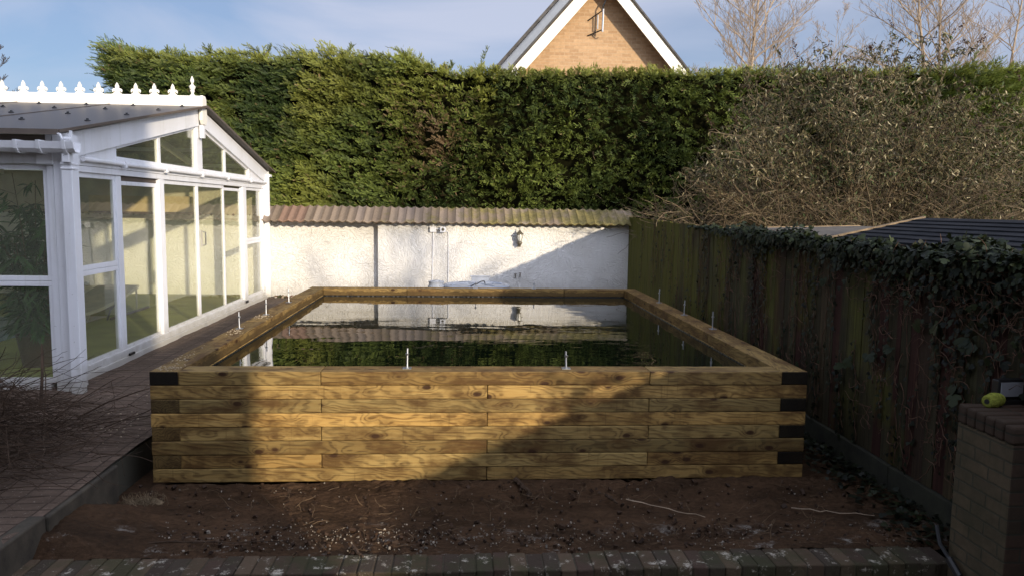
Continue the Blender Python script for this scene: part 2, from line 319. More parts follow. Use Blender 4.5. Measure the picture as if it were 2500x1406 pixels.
# ------------------------------------------------------------ mesh helpers
def tag(o, label=None, cat=None, group=None, kind=None):
    for k, v in (('label', label), ('category', cat), ('group', group), ('kind', kind)):
        if v: o[k] = v
    return o
def empty(name, loc, label, cat, group=None, rz=0):
    o = D.objects.new(name, None); C.objects.link(o); o.location = loc; o.rotation_euler = (0, 0, rz)
    return tag(o, label, cat, group)
def link(name, me, mat, parent=None):
    o = D.objects.new(name, me); C.objects.link(o)
    if mat is not None: me.materials.append(M[mat] if isinstance(mat, str) else mat)
    if parent is not None:
        o.parent = parent
        l = parent.location if parent.parent is None else Vector((0, 0, 0))
        pr = parent
        off = Vector((0, 0, 0))
        while pr is not None: off += pr.location; pr = pr.parent
        o.location = -off                                  # geometry is written in world coordinates
    return o
class MB:
    def __init__(s): s.v = []; s.f = []; s.c = []; s.col = None
    def quad(s, pts):
        k = len(s.v); s.v += [tuple(p) for p in pts]; s.f.append(tuple(range(k, k+len(pts))))
        s.c += [s.col]*len(pts)
    def box(s, x0, x1, y0, y1, z0, z1, rot=None, ctr=None):
        P = [Vector((x, y, z)) for x in (x0, x1) for y in (y0, y1) for z in (z0, z1)]
        if rot: P = [rot @ (p-ctr)+ctr for p in P]
        k = len(s.v); s.v += [tuple(p) for p in P]; s.c += [s.col]*8
        for q in ((0,1,3,2),(4,6,7,5),(0,4,5,1),(2,3,7,6),(0,2,6,4),(1,5,7,3)): s.f.append(tuple(k+i for i in q))
        return s
    def prism(s, poly, axis, a, b):
        """poly of 2-D points extruded between a and b along axis"""
        def P(p, t): return (t, p[0], p[1]) if axis == 'x' else ((p[0], t, p[1]) if axis == 'y' else (p[0], p[1], t))
        n = len(poly); k = len(s.v); s.v += [P(p, a) for p in poly]+[P(p, b) for p in poly]; s.c += [s.col]*(2*n)
        s.f.append(tuple(range(k, k+n))); s.f.append(tuple(range(k+2*n-1, k+n-1, -1)))
        for i in range(n): j = (i+1) % n; s.f.append((k+i, k+j, k+n+j, k+n+i))
        return s
    def tube(s, pts, rad, n=8, cap=True):
        pts = [Vector(p) for p in pts]; k0 = len(s.v)
        if not hasattr(rad, '__len__'): rad = [rad]*len(pts)
        up = None
        for i, p in enumerate(pts):
            d = (pts[min(i+1, len(pts)-1)]-pts[max(i-1, 0)])
            d = d.normalized() if d.length > 1e-9 else Vector((0, 0, 1))
            if up is None: up = d.orthogonal().normalized()
            a = (up-d*up.dot(d)); a = a.normalized() if a.length > 1e-6 else d.orthogonal().normalized(); up = a
            b = d.cross(a)
            for j in range(n):
                t = 2*math.pi*j/n; s.v.append(tuple(p+(a*math.cos(t)+b*math.sin(t))*rad[i])); s.c.append(s.col)
            if i:
                q = k0+(i-1)*n
                for j in range(n): s.f.append((q+j, q+(j+1) % n, q+n+(j+1) % n, q+n+j))
        if cap and n > 3:
            s.f.append(tuple(range(k0+n-1, k0-1, -1))); q = k0+(len(pts)-1)*n; s.f.append(tuple(range(q, q+n)))
        return s
    def lathe(s, prof, ctr, n=16):
        k0 = len(s.v); cx, cy, cz = ctr
        for rr, z in prof:
            for j in range(n): t = 2*math.pi*j/n; s.v.append((cx+rr*math.cos(t), cy+rr*math.sin(t), cz+z)); s.c.append(s.col)
        for i in range(len(prof)-1):
            for j in range(n): s.f.append((k0+i*n+j, k0+i*n+(j+1) % n, k0+(i+1)*n+(j+1) % n, k0+(i+1)*n+j))
        s.f.append(tuple(range(k0+n-1, k0-1, -1))); q = k0+(len(prof)-1)*n; s.f.append(tuple(range(q, q+n)))
        return s
    def build(s, name, mat, parent=None, bevel=0, smooth=False):
        me = D.meshes.new(name); me.from_pydata(s.v, [], s.f); me.update()
        if any(c is not None for c in s.c):
            a = me.color_attributes.new('Col', 'FLOAT_COLOR', 'POINT'); arr = np.array([(*(c or (.1, .1, .1)), 1) for c in s.c], dtype=np.float32); a.data.foreach_set('color', arr.ravel())
        bm = bmesh.new(); bm.from_mesh(me); bmesh.ops.recalc_face_normals(bm, faces=bm.faces); bm.to_mesh(me); bm.free()
        if smooth: me.polygons.foreach_set('use_smooth', [True]*len(me.polygons)); me.update()
        o = link(name, me, mat, parent)
        if bevel:
            b = o.modifiers.new('bevel', 'BEVEL'); b.width = bevel; b.segments = 2; b.limit_method = 'ANGLE'; b.angle_limit = R(40)
        if smooth and hasattr(me, 'set_sharp_from_angle'): me.set_sharp_from_angle(angle=R(40))
        return o
def arr_mesh(name, V, F, col, mat, parent=None):
    me = D.meshes.new(name); V = np.asarray(V, np.float32); F = np.asarray(F, np.int32)
    me.vertices.add(len(V)); me.vertices.foreach_set('co', V.ravel()); k = F.shape[1]
    me.loops.add(F.size); me.loops.foreach_set('vertex_index', F.ravel()); me.polygons.add(len(F))
    me.polygons.foreach_set('loop_start', np.arange(0, F.size, k, dtype=np.int32))
    try: me.polygons.foreach_set('loop_total', np.full(len(F), k, np.int32))
    except Exception: pass
    me.update(calc_edges=True); me.validate()
    if col is not None:
        a = me.color_attributes.new('Col', 'FLOAT_COLOR', 'POINT'); c4 = np.ones((len(V), 4), np.float32); c4[:, :3] = col; a.data.foreach_set('color', c4.ravel())
    return link(name, me, mat, parent)
def fnoise(P, scale, seed=0, n=10):
    """cheap smooth noise in -1..1"""
    g = np.random.default_rng(seed); k = g.normal(size=(n, P.shape[1]))*scale; ph = g.uniform(0, 6.28, n)
    return np.clip(np.sin(P @ k.T+ph).sum(1)/math.sqrt(n/2)/1.6, -1.4, 1.4)
def unit(v): return v/(np.linalg.norm(v, axis=1, keepdims=True)+1e-9)
def scatter(template, tri, tipw, P, dirn, nrm, size, width=None):
    """copies a leaf template (x along, y across, z normal) to every point; returns verts, tris"""
    d = unit(dirn); b = unit(np.cross(nrm, d)); n = np.cross(d, b)
    w = size if width is None else width
    V = (P[:, None, :]+template[None, :, 0:1]*(d*size[:, None])[:, None, :]+template[None, :, 1:2]*(b*w[:, None])[:, None, :]+template[None, :, 2:3]*(n*size[:, None])[:, None, :])
    m = len(template); F = (np.arange(len(P))*m)[:, None, None]+tri[None]
    return V.reshape(-1, 3), F.reshape(-1, 3)
def spray_template(pairs=8, ang=.62, ln=.40, lw=.075):
    V = [(0, -.02, 0), (0, .02, 0), (1, 0, -.12)]
    for i in range(pairs):
        t = .08+.84*i/pairs; l = ln*(1-.65*t)
        for s in (-1, 1):
            z = -.12*t*t
            V += [(t, 0, z), (t+lw*1.6, 0, z), (t+l*math.cos(ang), s*l*math.sin(ang), z-.25*l*random.uniform(.2, 1))]
    return np.array(V), np.arange(len(V)).reshape(-1, 3)
OUT = (0, 0, 0)

# ------------------------------------------------------------ setting: ground, soil, paving, water
b = MB(); b.box(-300, 300, -200, 400, -.5, -.3); tag(b.build('ground', 'ground'), kind='structure')
def grid_sheet(name, x0, x1, y0, y1, nx, ny, zf, mat, z_low):
    xs = np.linspace(x0, x1, nx); ys = np.linspace(y0, y1, ny); X, Y = np.meshgrid(xs, ys); P = np.stack([X.ravel(), Y.ravel()], 1)
    Z = zf(P); V = np.column_stack([P, Z]); i = np.arange(nx*ny).reshape(ny, nx)
    F = np.stack([i[:-1, :-1], i[:-1, 1:], i[1:, 1:], i[1:, :-1]], -1).reshape(-1, 4)
    o = arr_mesh(name, V, F, None, mat); o.data.polygons.foreach_set('use_smooth', [True]*len(F)); return o
zf = lambda P: -.014+.014*fnoise(P, 3, 1)+.009*fnoise(P, 11, 2)+(.004+.010*(fnoise(P, 4, 12) > .3))*fnoise(P, 34, 3, 16)+.004*fnoise(P, 80, 5, 20)+.015*np.clip((P[:, 1]+.10)/.10, 0, 1)+.11*np.clip((-2.0-P[:, 0])/.5, 0, 1)*np.clip((-.35-P[:, 1])/.3, 0, 1)*np.clip((P[:, 1]+1.215)/.12, 0, 1)-.05*np.clip((-2.38-P[:, 0])/.06, 0, 1)*np.clip((P[:, 1]+.5)/.2, 0, 1)
tag(grid_sheet('soil', -2.75, 3.3, -1.215, .0, 420, 90, zf, 'soil', -.3), kind='structure')
tag(grid_sheet('soil', -2.9, 3.3, -.02, 9.4, 60, 90, lambda P: -.03+.01*fnoise(P, 3, 1)-.03, 'soil', -.3), kind='structure')
b = MB(); b.box(3.05, 16, -3, 16, -.3, -.02); tag(b.build('soil', 'ground'), kind='structure')
# raised block paving left of the pond
pz = lambda P: .198+.085*np.clip((-P[:, 0]-2.7)/1.1+(P[:, 1]-.5)/3.0, 0, 1)+.006*fnoise(P, 2.5, 4)+.003*fnoise(P, 12, 7)
p2 = grid_sheet('paving', -2.6, -2.38, .9, 9.15, 12, 260, pz, 'paving', 0); tag(p2, kind='structure')
pv = grid_sheet('paving', -5.2, -2.60, -1.6, 9.15, 120, 300, pz, 'paving', 0); tag(pv, kind='structure')
b = MB(); b.box(-12.5, -2.605, -1.6, 9.4, -.3, .18); tag(b.build('paving_base', 'ground'), kind='structure')
b = MB(); b.box(-12, 5, -4.2, -1.62, -.3, -.26); tag(b.build('patio', 'paving'), kind='structure')

# stone kerb along the paving edge
kb = MB(); 
for i, (y0, y1) in enumerate(((-1.95, -1.05), (-1.04, -.14))):
    kb.box(-2.675+.01*i, -2.58+.01*i, y0, y1, -.2, .200-.012*i)
tag(kb.build('stone_kerb', 'stone', bevel=.012), 'weathered stone kerb along the paving beside the brush pile', 'kerb')

# brick-on-edge edging across the foreground
eb = MB()
x = -2.9
while x < 2.6:
    w = random.uniform(.066, .074)*1.35; eb.col = random.choice([(.065, .042, .03), (.055, .042, .03), (.08, .055, .035), (.05, .036, .026), (.10, .07, .045)])
    j = random.uniform(-.006, .006); k0 = len(eb.v)
    eb.box(x, x+w-.005, -1.435+j, -1.215+j, -.16, .012+random.uniform(-.006, .006))
    x += w
eb.col = (.06, .05, .035); eb.box(-2.9, 2.6, -1.425, -1.22, -.29, .004)
tag(eb.build('brick_edging', 'edging', bevel=.008), 'row of old mortar-stained bricks on edge along the front of the soil', 'edging')
kf = MB(); kf.box(-2.9, 2.6, -1.418, -1.23, -.3, -.165)
fo = kf.build('edging_footing', 'dark_brick'); tag(fo, kind='structure')

# ------------------------------------------------------------ the timber pond
POND_L = 5.82; HL = .102
pond = empty('raised_pond', (0, 2.9, 0), 'raised pond of stacked pale timber sleepers filled with dark water', 'pond')
TONE = [.72, 1.22, .74, 1.25, 1.08, .58, .98, .84]
def beam(x0, x1, y0, y1, row, mat, ends=None):
    """row counted from the top, origin at the beam's middle with its length along local x"""
    z1 = (8-row)*HL; z0 = z1-HL+.0015
    cx, cy, cz = (x0+x1)/2, (y0+y1)/2, (z0+z1)/2; along_x = (x1-x0) > (y1-y0)
    l, w, h = (x1-x0, y1-y0, z1-z0) if along_x else (y1-y0, x1-x0, z1-z0)
    jx = random.uniform(-.004, .004)
    m = MB(); m.box(-l/2+.0015, l/2-.0015, -w/2, w/2, -h/2, h/2)
    o = m.build('timber_sleeper', mat, pond, bevel=.007)
    q = TONE[row]*random.uniform(.82, 1.15); hb_ = random.uniform(-.5, 1); o.color = (q*(1-.05*hb_), q*(1+.03*hb_), q*(1+.13*hb_), 1)
    o.location = Vector((cx, cy+(jx if along_x else 0), cz))-pond.location
    if not along_x: o.rotation_euler = (0, 0, R(90)); o.location.x += jx
    if ends:
        o.data.materials.append(M[ends])
        for p in o.data.polygons:
            if abs(p.normal.x) > .9 and p.center.x < 0: p.material_index = 1
    return o
def span(a, b_, cuts): 
    e = [a]+[c for c in cuts if a < c < b_]+[b_]; return list(zip(e[:-1], e[1:]))
for row in range(8):
    odd = row % 2 == 0
    if odd:
        for a, b_ in span(-2.2, 2.2, (-1.2, 1.2)): beam(a, b_, 0, .2, row, 'timber')
        for a, b_ in span(-2.2, 2.2, (-1.0, 1.3)): beam(a, b_, POND_L-.2, POND_L, row, 'timber_wet' if row == 0 else 'timber')
        for a, b_ in span(0, POND_L, (2.4, 4.8) if row == 0 else (2.2, 4.6)):
            beam(-2.4, -2.2, a, b_, row, 'timber_wet' if row == 0 else 'timber', ('timber_black' if row == 0 else 'timber_end') if a == 0 else None)
        for a, b_ in span(0, POND_L, (1.75, 4.1)): beam(2.2, 2.4, a, b_, row, 'timber', 'timber_black' if a == 0 else None)
    else:
        for a, b_ in span(-2.4, 2.4, (0.0,)): beam(a, b_, 0, .2, row, 'timber')
        for a, b_ in span(-2.4, 2.4, (0.2,)): beam(a, b_, POND_L-.2, POND_L, row, 'timber')
        for a, b_ in span(.2, POND_L-.2, (3.0,)):
            beam(-2.4, -2.2, a, b_, row, 'timber'); beam(2.2, 2.4, a, b_, row, 'timber')
for o in list(pond.children): o['label'] = o.get('label') or ''
for o in list(pond.children):
    del o['label']
# folded black liner hanging just under the rim, all round
ln = MB()
for (a, b_) in (((-2.19, .215), (-2.19, 5.61)), ((-2.19, 5.61), (2.19, 5.61)), ((2.19, 5.61), (2.19, .215)), ((2.19, .215), (-2.19, .215))):
    A = Vector((*a, 0)); B = Vector((*b_, 0)); n = int((B-A).length/.03); d = (B-A).normalized(); inn = Vector((-d.y, d.x, 0))*-1
    for i in range(n):
        p = A.lerp(B, i/n); q = A.lerp(B, (i+1)/n); o1 = .004+.006*abs(math.sin(i*1.3)); o2 = .004+.006*abs(math.sin((i+1)*1.3))
        pi, qi = p+inn*o1, q+inn*o2
        ln.quad([(pi.x, pi.y, .717), (qi.x, qi.y, .717), (qi.x, qi.y, .2), (pi.x, pi.y, .2)])
ln.build('pond_liner', 'black_rubber', pond)
b = MB(); b.quad([(-2.2, .2, .706), (2.2, .2, .706), (2.2, POND_L-.2, .706), (-2.2, POND_L-.2, .706)])
tag(b.build('water', 'water'), kind='structure')

# threaded bolts standing on the rim
bolts = [(-.59, .11, 'steel threaded bolt on the front timber, left of the two there'), (.59, .11, 'steel threaded bolt on the front timber, right of the two there'),
 (-2.32, 1.92, 'steel bolt standing on the left rim nearest the camera'), (-2.31, 2.87, 'steel bolt standing on the left rim, middle of three'), (-2.31, 3.95, 'steel bolt standing on the left rim farthest from the camera'),
 (2.33, 4.12, 'steel bolt standing on the right rim farthest from the camera'), (2.33, 3.0, 'steel bolt standing on the right rim, middle of three'), (2.33, 2.0, 'steel bolt standing on the right rim nearest the camera'),
 (.0, 5.72, 'steel bolt on the back timber in front of the grey filter tank'), (.86, 5.72, 'steel bolt on the back timber below the wall lantern')]
for i, (x, y, lab) in enumerate(bolts):
    e = empty('threaded_bolt', (x, y, .816), lab, 'bolt', 'bolts standing on the pond rim')
    h = random.uniform(.125, .155) if i < 2 else random.uniform(.15, .19); tl = (random.uniform(-.006, .006), random.uniform(-.006, .006))
    if i >= 8: h = .09
    m = MB(); z0 = .816
    zs = np.linspace(0, h, 40); m.tube([(x+tl[0]*t/h, y+tl[1]*t/h, z0+t) for t in zs], [.0075 if k % 2 else .0062 for k in range(40)], 8)
    m.build('rod', 'steel', e)
    MB().tube([(x, y, z0+h*.66), (x, y, z0+h*.66+.014)], .0135, 6).build('nut', 'steel', e)
    m = MB(); m.box(x-.032, x+.032, y-.03, y+.03, z0, z0+.005); m.tube([(x, y, z0+.005), (x, y, z0+.012)], .016, 12); m.build('plate', 'steel', e)

# ------------------------------------------------------------ filter tank behind the pond
ft = empty('filter_tank', (.04, 7.3, 0), 'large round grey plastic filter tank with a lid behind the pond', 'tank')
MB().lathe([(.50, 0), (.52, .62), (.56, .63), (.565, .70), (.54, .72), (.50, .725), (.47, .705), (.46, .70)], (.04, 7.3, 0), 48).build('tank_body', 'grey_plastic', ft, smooth=True)
m = MB(); m.lathe([(.45, .70), (.44, .712), (.30, .728), (.28, .72), (.12, .735), (.10, .75), (.02, .752)], (.04, 7.3, 0), 48); m.build('lid', 'grey_plastic', ft, smooth=True)
m = MB()
for k in range(6):
    t = k*math.pi/3+.2; c, s_ = math.cos(t), math.sin(t); m.tube([(.04+.14*c, 7.3+.14*s_, .738), (.04+.43*c, 7.3+.43*s_, .722)], .013, 6)
m.build('lid_rib', 'grey_plastic', ft)
m = MB(); m.box(-.04, .27, 7.84, 7.90, .55, .79); m.box(-.06, .29, 7.83, 7.91, .79, .81); m.build('back_bracket', 'grey_plastic', ft, bevel=.006)
m = MB(); m.tube([(-.10, 6.78, .64), (-.08, 6.80, .70), (-.02, 6.9, .752), (.05, 6.98, .76), (.10, 7.02, .79), (.16, 7.06, .80), (.18, 7.10, .75)], .008, 6); m.build('cable', 'black_rubber', ft)
fp = empty('filter_pipe', (-.63, 7.2, 0), 'short round grey plastic pipe stub left of the filter tank', 'pipe')
MB().lathe([(.125, 0), (.125, .66), (.14, .665), (.14, .70), (.122, .705), (.122, .75), (.13, .755), (.13, .775), (.105, .778)], (-.63, 7.2, 0), 32).build('pipe', 'grey_plastic', fp, smooth=True)
MB().lathe([(.06, .775), (.06, .79), (.02, .79)], (-.63, 7.2, 0), 20).build('cap', 'grey_plastic', fp)

# ------------------------------------------------------------ garden wall
wall = empty('garden_wall', (-.4, 9.1, 0), 'white swirl-plastered garden wall with a corrugated tile coping behind the pond', 'wall')
m = MB(); m.box(-3.86, -1.78, 9.10, 9.35, -.1, 1.76); m.build('plastered_wall', 'plaster', wall)
m = MB(); m.box(-1.78, 2.97, 8.93, 9.35, -.1, 1.735); m.build('plastered_wall', 'plaster', wall)
m = MB(); x = -3.86; i = 0; per = .153
while x < 3.0:
    base = random.choice([(.23, .175, .125), (.26, .20, .145), (.205, .155, .11), (.25, .195, .15)])
    if i in (2, 3, 4): base = (.235, .15, .105)
    m.col = base; n = 10; dz = random.uniform(-.006, .006); dy = random.uniform(-.012, .012); k0 = len(m.v)
    for j in range(n+1):
        t = j/n; zz = .014*math.cos(2*math.pi*t)-(.010 if t < .1 else 0)+(.012 if t > .93 else 0)+dz; xx = x+t*(per+.006)
        for (y, z) in ((8.70+dy, 1.712), (8.71+dy, 1.728), (8.95, 1.85), (9.22, 1.985), (9.22, 1.95), (8.72+dy, 1.692)):
            m.v.append((xx, y, z+zz)); m.c.append(m.col)
    for j in range(n):
        for q in range(6):
            a = k0+j*6; m.f.append((a+q, a+(q+1) % 6, a+6+(q+1) % 6, a+6+q))
    m.f.append(tuple(k0+q for q in range(6))); m.f.append(tuple(k0+n*6+q for q in range(6)))
    x += per; i += 1
m.build('coping_tiles', 'tile', wall)
# rubble and leaves at the wall foot
m = MB()
for _ in range(70):
    x = -3.7+random.random()*.85; y = 8.98-abs(random.gauss(0, .05)); s_ = random.uniform(.01, .035); m.col = random.choice([(.12, .05, .025), (.25, .2, .14), (.05, .05, .02), (.5, .47, .4)])
    rot = Euler((random.random()*3, random.random()*3, random.random()*3)).to_matrix(); m.box(x-s_, x+s_, y-s_*.7, y+s_*.7, .285, .285+s_, rot, Vector((x, y, .29)))
tag(m.build('leaf_litter', M['dry_leaf']), kind='stuff', label='small heap of dead leaves and crumbs at the foot of the white wall', cat='leaf litter')

# wall fittings
jb = empty('junction_box', (-.76, 8.9, 1.6), 'white square junction box on the wall just left of the camera-like sensor', 'electrical box')
MB().box(-.815, -.70, 8.865, 8.93, 1.53, 1.63).build('box_body', 'white', jb, bevel=.006)
MB().tube([(-.757, 8.905, 1.63), (-.757, 8.905, 1.72)], .010, 8).build('conduit', 'white', jb)
MB().tube([(-.750, 8.915, 1.53), (-.757, 8.915, 1.1), (-.765, 8.915, .3)], .010, 8).build('conduit', 'white', jb)
m = MB()
for z in (1.27, .75): m.box(-.785, -.735, 8.912, 8.93, z-.006, z+.006)
m.build('pipe_clip', 'white', jb)
sf = empty('wall_sensor', (-.57, 8.85, 1.58), 'small white square sensor with a dark round eye on the wall beside the junction box', 'sensor')
MB().box(-.62, -.515, 8.80, 8.86, 1.53, 1.635).build('housing', 'white', sf, bevel=.008)
MB().tube([(-.70, 8.90, 1.59), (-.61, 8.87, 1.59)], .016, 8).build('arm', 'white', sf)
MB().tube([(-.567, 8.80, 1.583), (-.567, 8.793, 1.583)], .028, 20).build('eye', 'lamp_metal', sf)
MB().tube([(-.53, 8.86, 1.545), (-.50, 8.905, 1.545), (-.475, 8.915, 1.53), (-.463, 8.915, 1.49), (-.463, 8.915, 1.1), (-.47, 8.915, .3)], .010, 8).build('conduit', 'white', sf)
la = empty('wall_lantern', (.87, 8.93, 1.45), 'old brass carriage lantern with frosted glass on the white wall', 'lantern')
lx, ly = .868, 8.80
MB().lathe([(.0, .27), (.005, .245), (.010, .235), (.004, .225), (.012, .21), (.03, .185), (.060, .155), (.078, .140), (.080, .132), (.050, .128)][::-1], (lx, ly, 1.375), 16).build('lantern_cap', 'lamp_metal', la, smooth=True)
MB().lathe([(.030, .01), (.048, .06), (.052, .10), (.048, .128)], (lx, ly, 1.375), 16).build('lamp_glass', 'lamp_glass', la, smooth=True)
m = MB()
for k in range(6):
    t = k*math.pi/3+.3; c, s_ = math.cos(t), math.sin(t)
    m.tube([(lx+.026*c, ly+.026*s_, 1.375), (lx+.053*c, ly+.053*s_, 1.44), (lx+.056*c, ly+.056*s_, 1.475), (lx+.05*c, ly+.05*s_, 1.505)], .004, 4)
m.build('lantern_bars', 'lamp_metal', la)
m = MB(); m.lathe([(.004, -.105), (.012, -.09), (.020, -.07), (.042, -.05), (.046, -.02), (.032, .012)], (lx, ly, 1.375), 14)
m.build('lantern_base', 'lamp_metal', la, smooth=True)
m = MB(); m.tube([(lx, ly, 1.30), (lx, ly+.05, 1.29), (lx, 8.91, 1.34)], .011, 6); m.box(lx-.03, lx+.03, 8.913, 8.93, 1.27, 1.42); m.build('wall_bracket', 'lamp_metal', la)
for i, (x, z) in enumerate(((.80, .78), (.89, .80))):
    m = MB(); m.tube([(x, 8.93, z-.10), (x, 8.88, z-.09), (x, 8.865, z-.02)], .010, 6); m.tube([(x-.025, 8.862, z-.02), (x+.025, 8.862, z-.02)], .006, 6)
    tag(m.build('garden_tap', 'lamp_metal'), ['small dark garden tap low on the wall, left of the pair', 'small dark garden tap low on the wall, right of the pair'][i], 'tap', 'taps low on the white wall')

# ------------------------------------------------------------ conservatory
GX = -3.84; FZ = .30; FY = 1.65; BY = 9.0; EZ = 2.60; RY = 5.42; RZ = 3.33
cons = empty('conservatory', (-6, 5.3, 0), 'white framed glass conservatory with a bronze roof and fleur-de-lis ridge', 'conservatory')
def cbox(name, x0, x1, y0, y1, z0, z1, mat='white', bev=.004): return MB().box(x0, x1, y0, y1, z0, z1).build(name, mat, cons, bevel=bev)
# east (gable) face in the plane x = GX ; sills, head, posts
cbox('sill', GX-.10, GX+.035, FY+.3, BY-.02, FZ-.03, FZ+.045)
cbox('bottom_rail', GX-.08, GX+.01, FY+.3, BY-.02, FZ+.045, FZ+.115)
cbox('head_rail', GX-.09, GX+.012, FY+.2, BY-.02, 2.285, 2.345)
cbox('head_rail', GX-.09, GX+.022, FY+.2, BY-.02, 2.347, 2.44)
MB().tube([(GX+.05, FY+.45, 2.405), (GX+.05, 5.4, 2.402), (GX+.05, BY-.15, 2.392)], .024, 10).build('overflow_pipe', 'white', cons, smooth=True)
for y in (2.98, 4.12, 5.4, 6.55, 7.8): cbox('pipe_clip', GX+.022, GX+.082, y-.02, y+.02, 2.365, 2.435, bev=.003)
def post(y0, y1, x1=GX-.004, z0=FZ+.045, z1=2.285, x0=GX-.055, name='mullion'): return cbox(name, x0, x1, y0, y1, z0, z1)
def pane(y0, y1, z0, z1, x=GX-.045): return MB().box(x-.006, x+.006, y0, y1, z0, z1).build('window_pane', 'glass', cons)
def sash(y0, y1, z0, z1, x=GX-.04, w=.05):
    """a framed pane: frame part with its glass as a sub-part"""
    m = MB(); m.box(x-.02, x+.016, y0, y1, z0, z0+w); m.box(x-.02, x+.016, y0, y1, z1-w, z1); m.box(x-.02, x+.014, y0, y0+w, z0+w, z1-w); m.box(x-.02, x+.014, y1-w, y1, z0+w, z1-w)
    fr = m.build('window_frame', 'white', cons, bevel=.004)
    g = MB().box(x-.001, x+.007, y0+w-.004, y1-w+.004, z0+w-.004, z1-w+.004).build('glass_pane', 'glass', fr)
    g.location = Vector((0, 0, 0)); return fr
post(2.90, 3.02); post(4.02, 4.17, GX+.006); post(7.50, 7.70, GX+.006); post(8.72, 8.98, GX+.0); post(FY+.12, 2.02)
sash(2.02, 2.90, FZ+.10, 1.335, GX-.03); sash(2.02, 2.90, 1.337, 2.285, GX-.03)
sash(3.02, 4.02, FZ+.10, 2.23, GX-.04, .045); cbox('top_track', GX-.06, GX-.03, 3.02, 4.02, 2.232, 2.284, 'roof_edge')
sash(4.17, 5.385, FZ+.10, 2.283, GX-.03, .05); sash(5.387, 6.56, FZ+.10, 2.283, GX-.03, .05); sash(6.562, 7.50, FZ+.10, 2.25, GX-.04, .045)
sash(7.70, 8.72, FZ+.10, 1.37, GX-.03); sash(7.70, 8.72, 1.372, 2.285, GX-.03)
# sliding door handle
m = MB(); m.tube([(GX+.025, 5.46, 1.42), (GX+.06, 5.46, 1.43), (GX+.06, 5.46, 1.60), (GX+.025, 5.46, 1.61)], .009, 8); m.box(GX, GX+.008, 5.43, 5.49, 1.40, 1.63); m.build('door_handle', 'chrome', cons)
MB().box(GX+.03, GX+.05, 2.96, 3.08, FZ+.05, FZ+.075).build('door_stop', 'black_rubber', cons); MB().box(GX+.03, GX+.05, 7.45, 7.55, FZ+.06, FZ+.10).build('door_stop', 'black_rubber', cons)
# gable: fascias, triangular lights
def slope_top(y): return EZ+.0+(RZ-EZ)*(1-abs(y-RY)/(RY-1.55)) if y <= RY else RZ-(RZ-EZ-.0)*(y-RY)/(9.1-RY)
def under(y): return slope_top(y)-.265 if y <= RY else slope_top(y)-.255
def fascia(y0, y1, name='fascia_board'):
    m = MB(); m.prism([(y0, under(y0)), (y1, under(y1)), (y1, slope_top(y1)-.03), (y0, slope_top(y0)-.03)], 'x', GX+.0, GX+.045); return m.build(name, 'white', cons, bevel=.004)
fascia(1.72, RY-.05); fascia(RY+.05, 9.02)
m = MB(); m.prism([(1.95, 2.442), (2.86, 2.442), (2.86, under(2.86)), (1.95, under(1.95))], 'x', GX-.03, GX+.012); m.build('gable_panel', 'white', cons)
m = MB(); m.prism([(7.86, 2.442), (8.95, 2.442), (8.95, under(8.95)), (7.86, under(7.86))], 'x', GX-.03, GX+.012); m.build('gable_panel', 'white', cons)
def gmull(y0, y1, x1=GX+.008): 
    m = MB(); m.prism([(y0, 2.442), (y1, 2.442), (y1, under(y1)+.02), (y0, under(y0)+.02)], 'x', GX-.04, x1-.008); m.build('gable_mullion', 'white', cons, bevel=.003)
for a in ((2.862, 2.925), (4.03, 4.11), (5.30, 5.53), (6.57, 6.65), (7.79, 7.858)): gmull(*a, GX+.03 if a[0] == 5.30 else GX+.008)
for a, b_ in ((2.925, 4.03), (4.11, 5.30), (5.53, 6.57), (6.65, 7.79)):
    m = MB(); m.prism([(a, 2.47), (b_, 2.47), (b_, under(b_)-.02), (a, under(a)-.02)], 'x', GX-.018, GX-.010); m.build('gable_pane', 'glass', cons)
    m = MB(); m.prism([(a, under(a)-.035), (b_, under(b_)-.035), (b_, under(b_)), (a, under(a))], 'x', GX-.03, GX+.003); m.build('gable_bead', 'white', cons)
    MB().box(GX-.03, GX+.006, a, b_, 2.442, 2.48).build('gable_bead', 'white', cons)
# front wall (faces the camera, in shade)
cbox('front_sill', -9.9, GX-.10, FY-.01, FY+.09, FZ-.03, FZ+.045); cbox('front_fascia', -9.9, -3.86, FY-.04, FY+.03, 2.33, 2.50, bev=.01)
cbox('front_fascia', -9.9, -3.80, FY-.01, FY+.05, 2.502, 2.585, 'roof_edge')
MB().box(-3.95, -3.80, FY-.065, FY-.042, 2.325, 2.50).build('fascia_joint', 'white', cons, bevel=.008)
def fsash(x0, x1, z0, z1, w=.045):
    m = MB(); y = FY+.035; m.box(x0, x1, y-.03, y+.025, z0, z0+w); m.box(x0, x1, y-.03, y+.025, z1-w, z1); m.box(x0, x0+w, y-.028, y+.025, z0+w, z1-w); m.box(x1-w, x1, y-.028, y+.025, z0+w, z1-w)
    fr = m.build('window_frame', 'white', cons, bevel=.004); g = MB().box(x0+w-.004, x1-w+.004, y-.006, y+.006, z0+w-.004, z1-w+.004).build('glass_pane', 'glass', fr); g.location = Vector((0, 0, 0))
for i in range(5):
    x1 = -3.885-i*1.18; x0 = x1-1.12
    fsash(x0, x1, FZ+.05, 1.283); fsash(x0, x1, 1.286, 2.325)
    cbox('mullion', x0-.06, x0, FY-.02, FY+.07, FZ+.045, 2.33)
cp = MB(); cp.prism([(-3.884, FY+.10), (-3.884, FY-.02), (-3.82, FY-.03), (-3.805, FY-.055), (-3.72, FY-.055), (-3.71, FY-.02), (-3.71, FY+.20), (-3.84, FY+.20)], 'z', FZ-.04, 2.60); cp.build('corner_post', 'white', cons, bevel=.004)
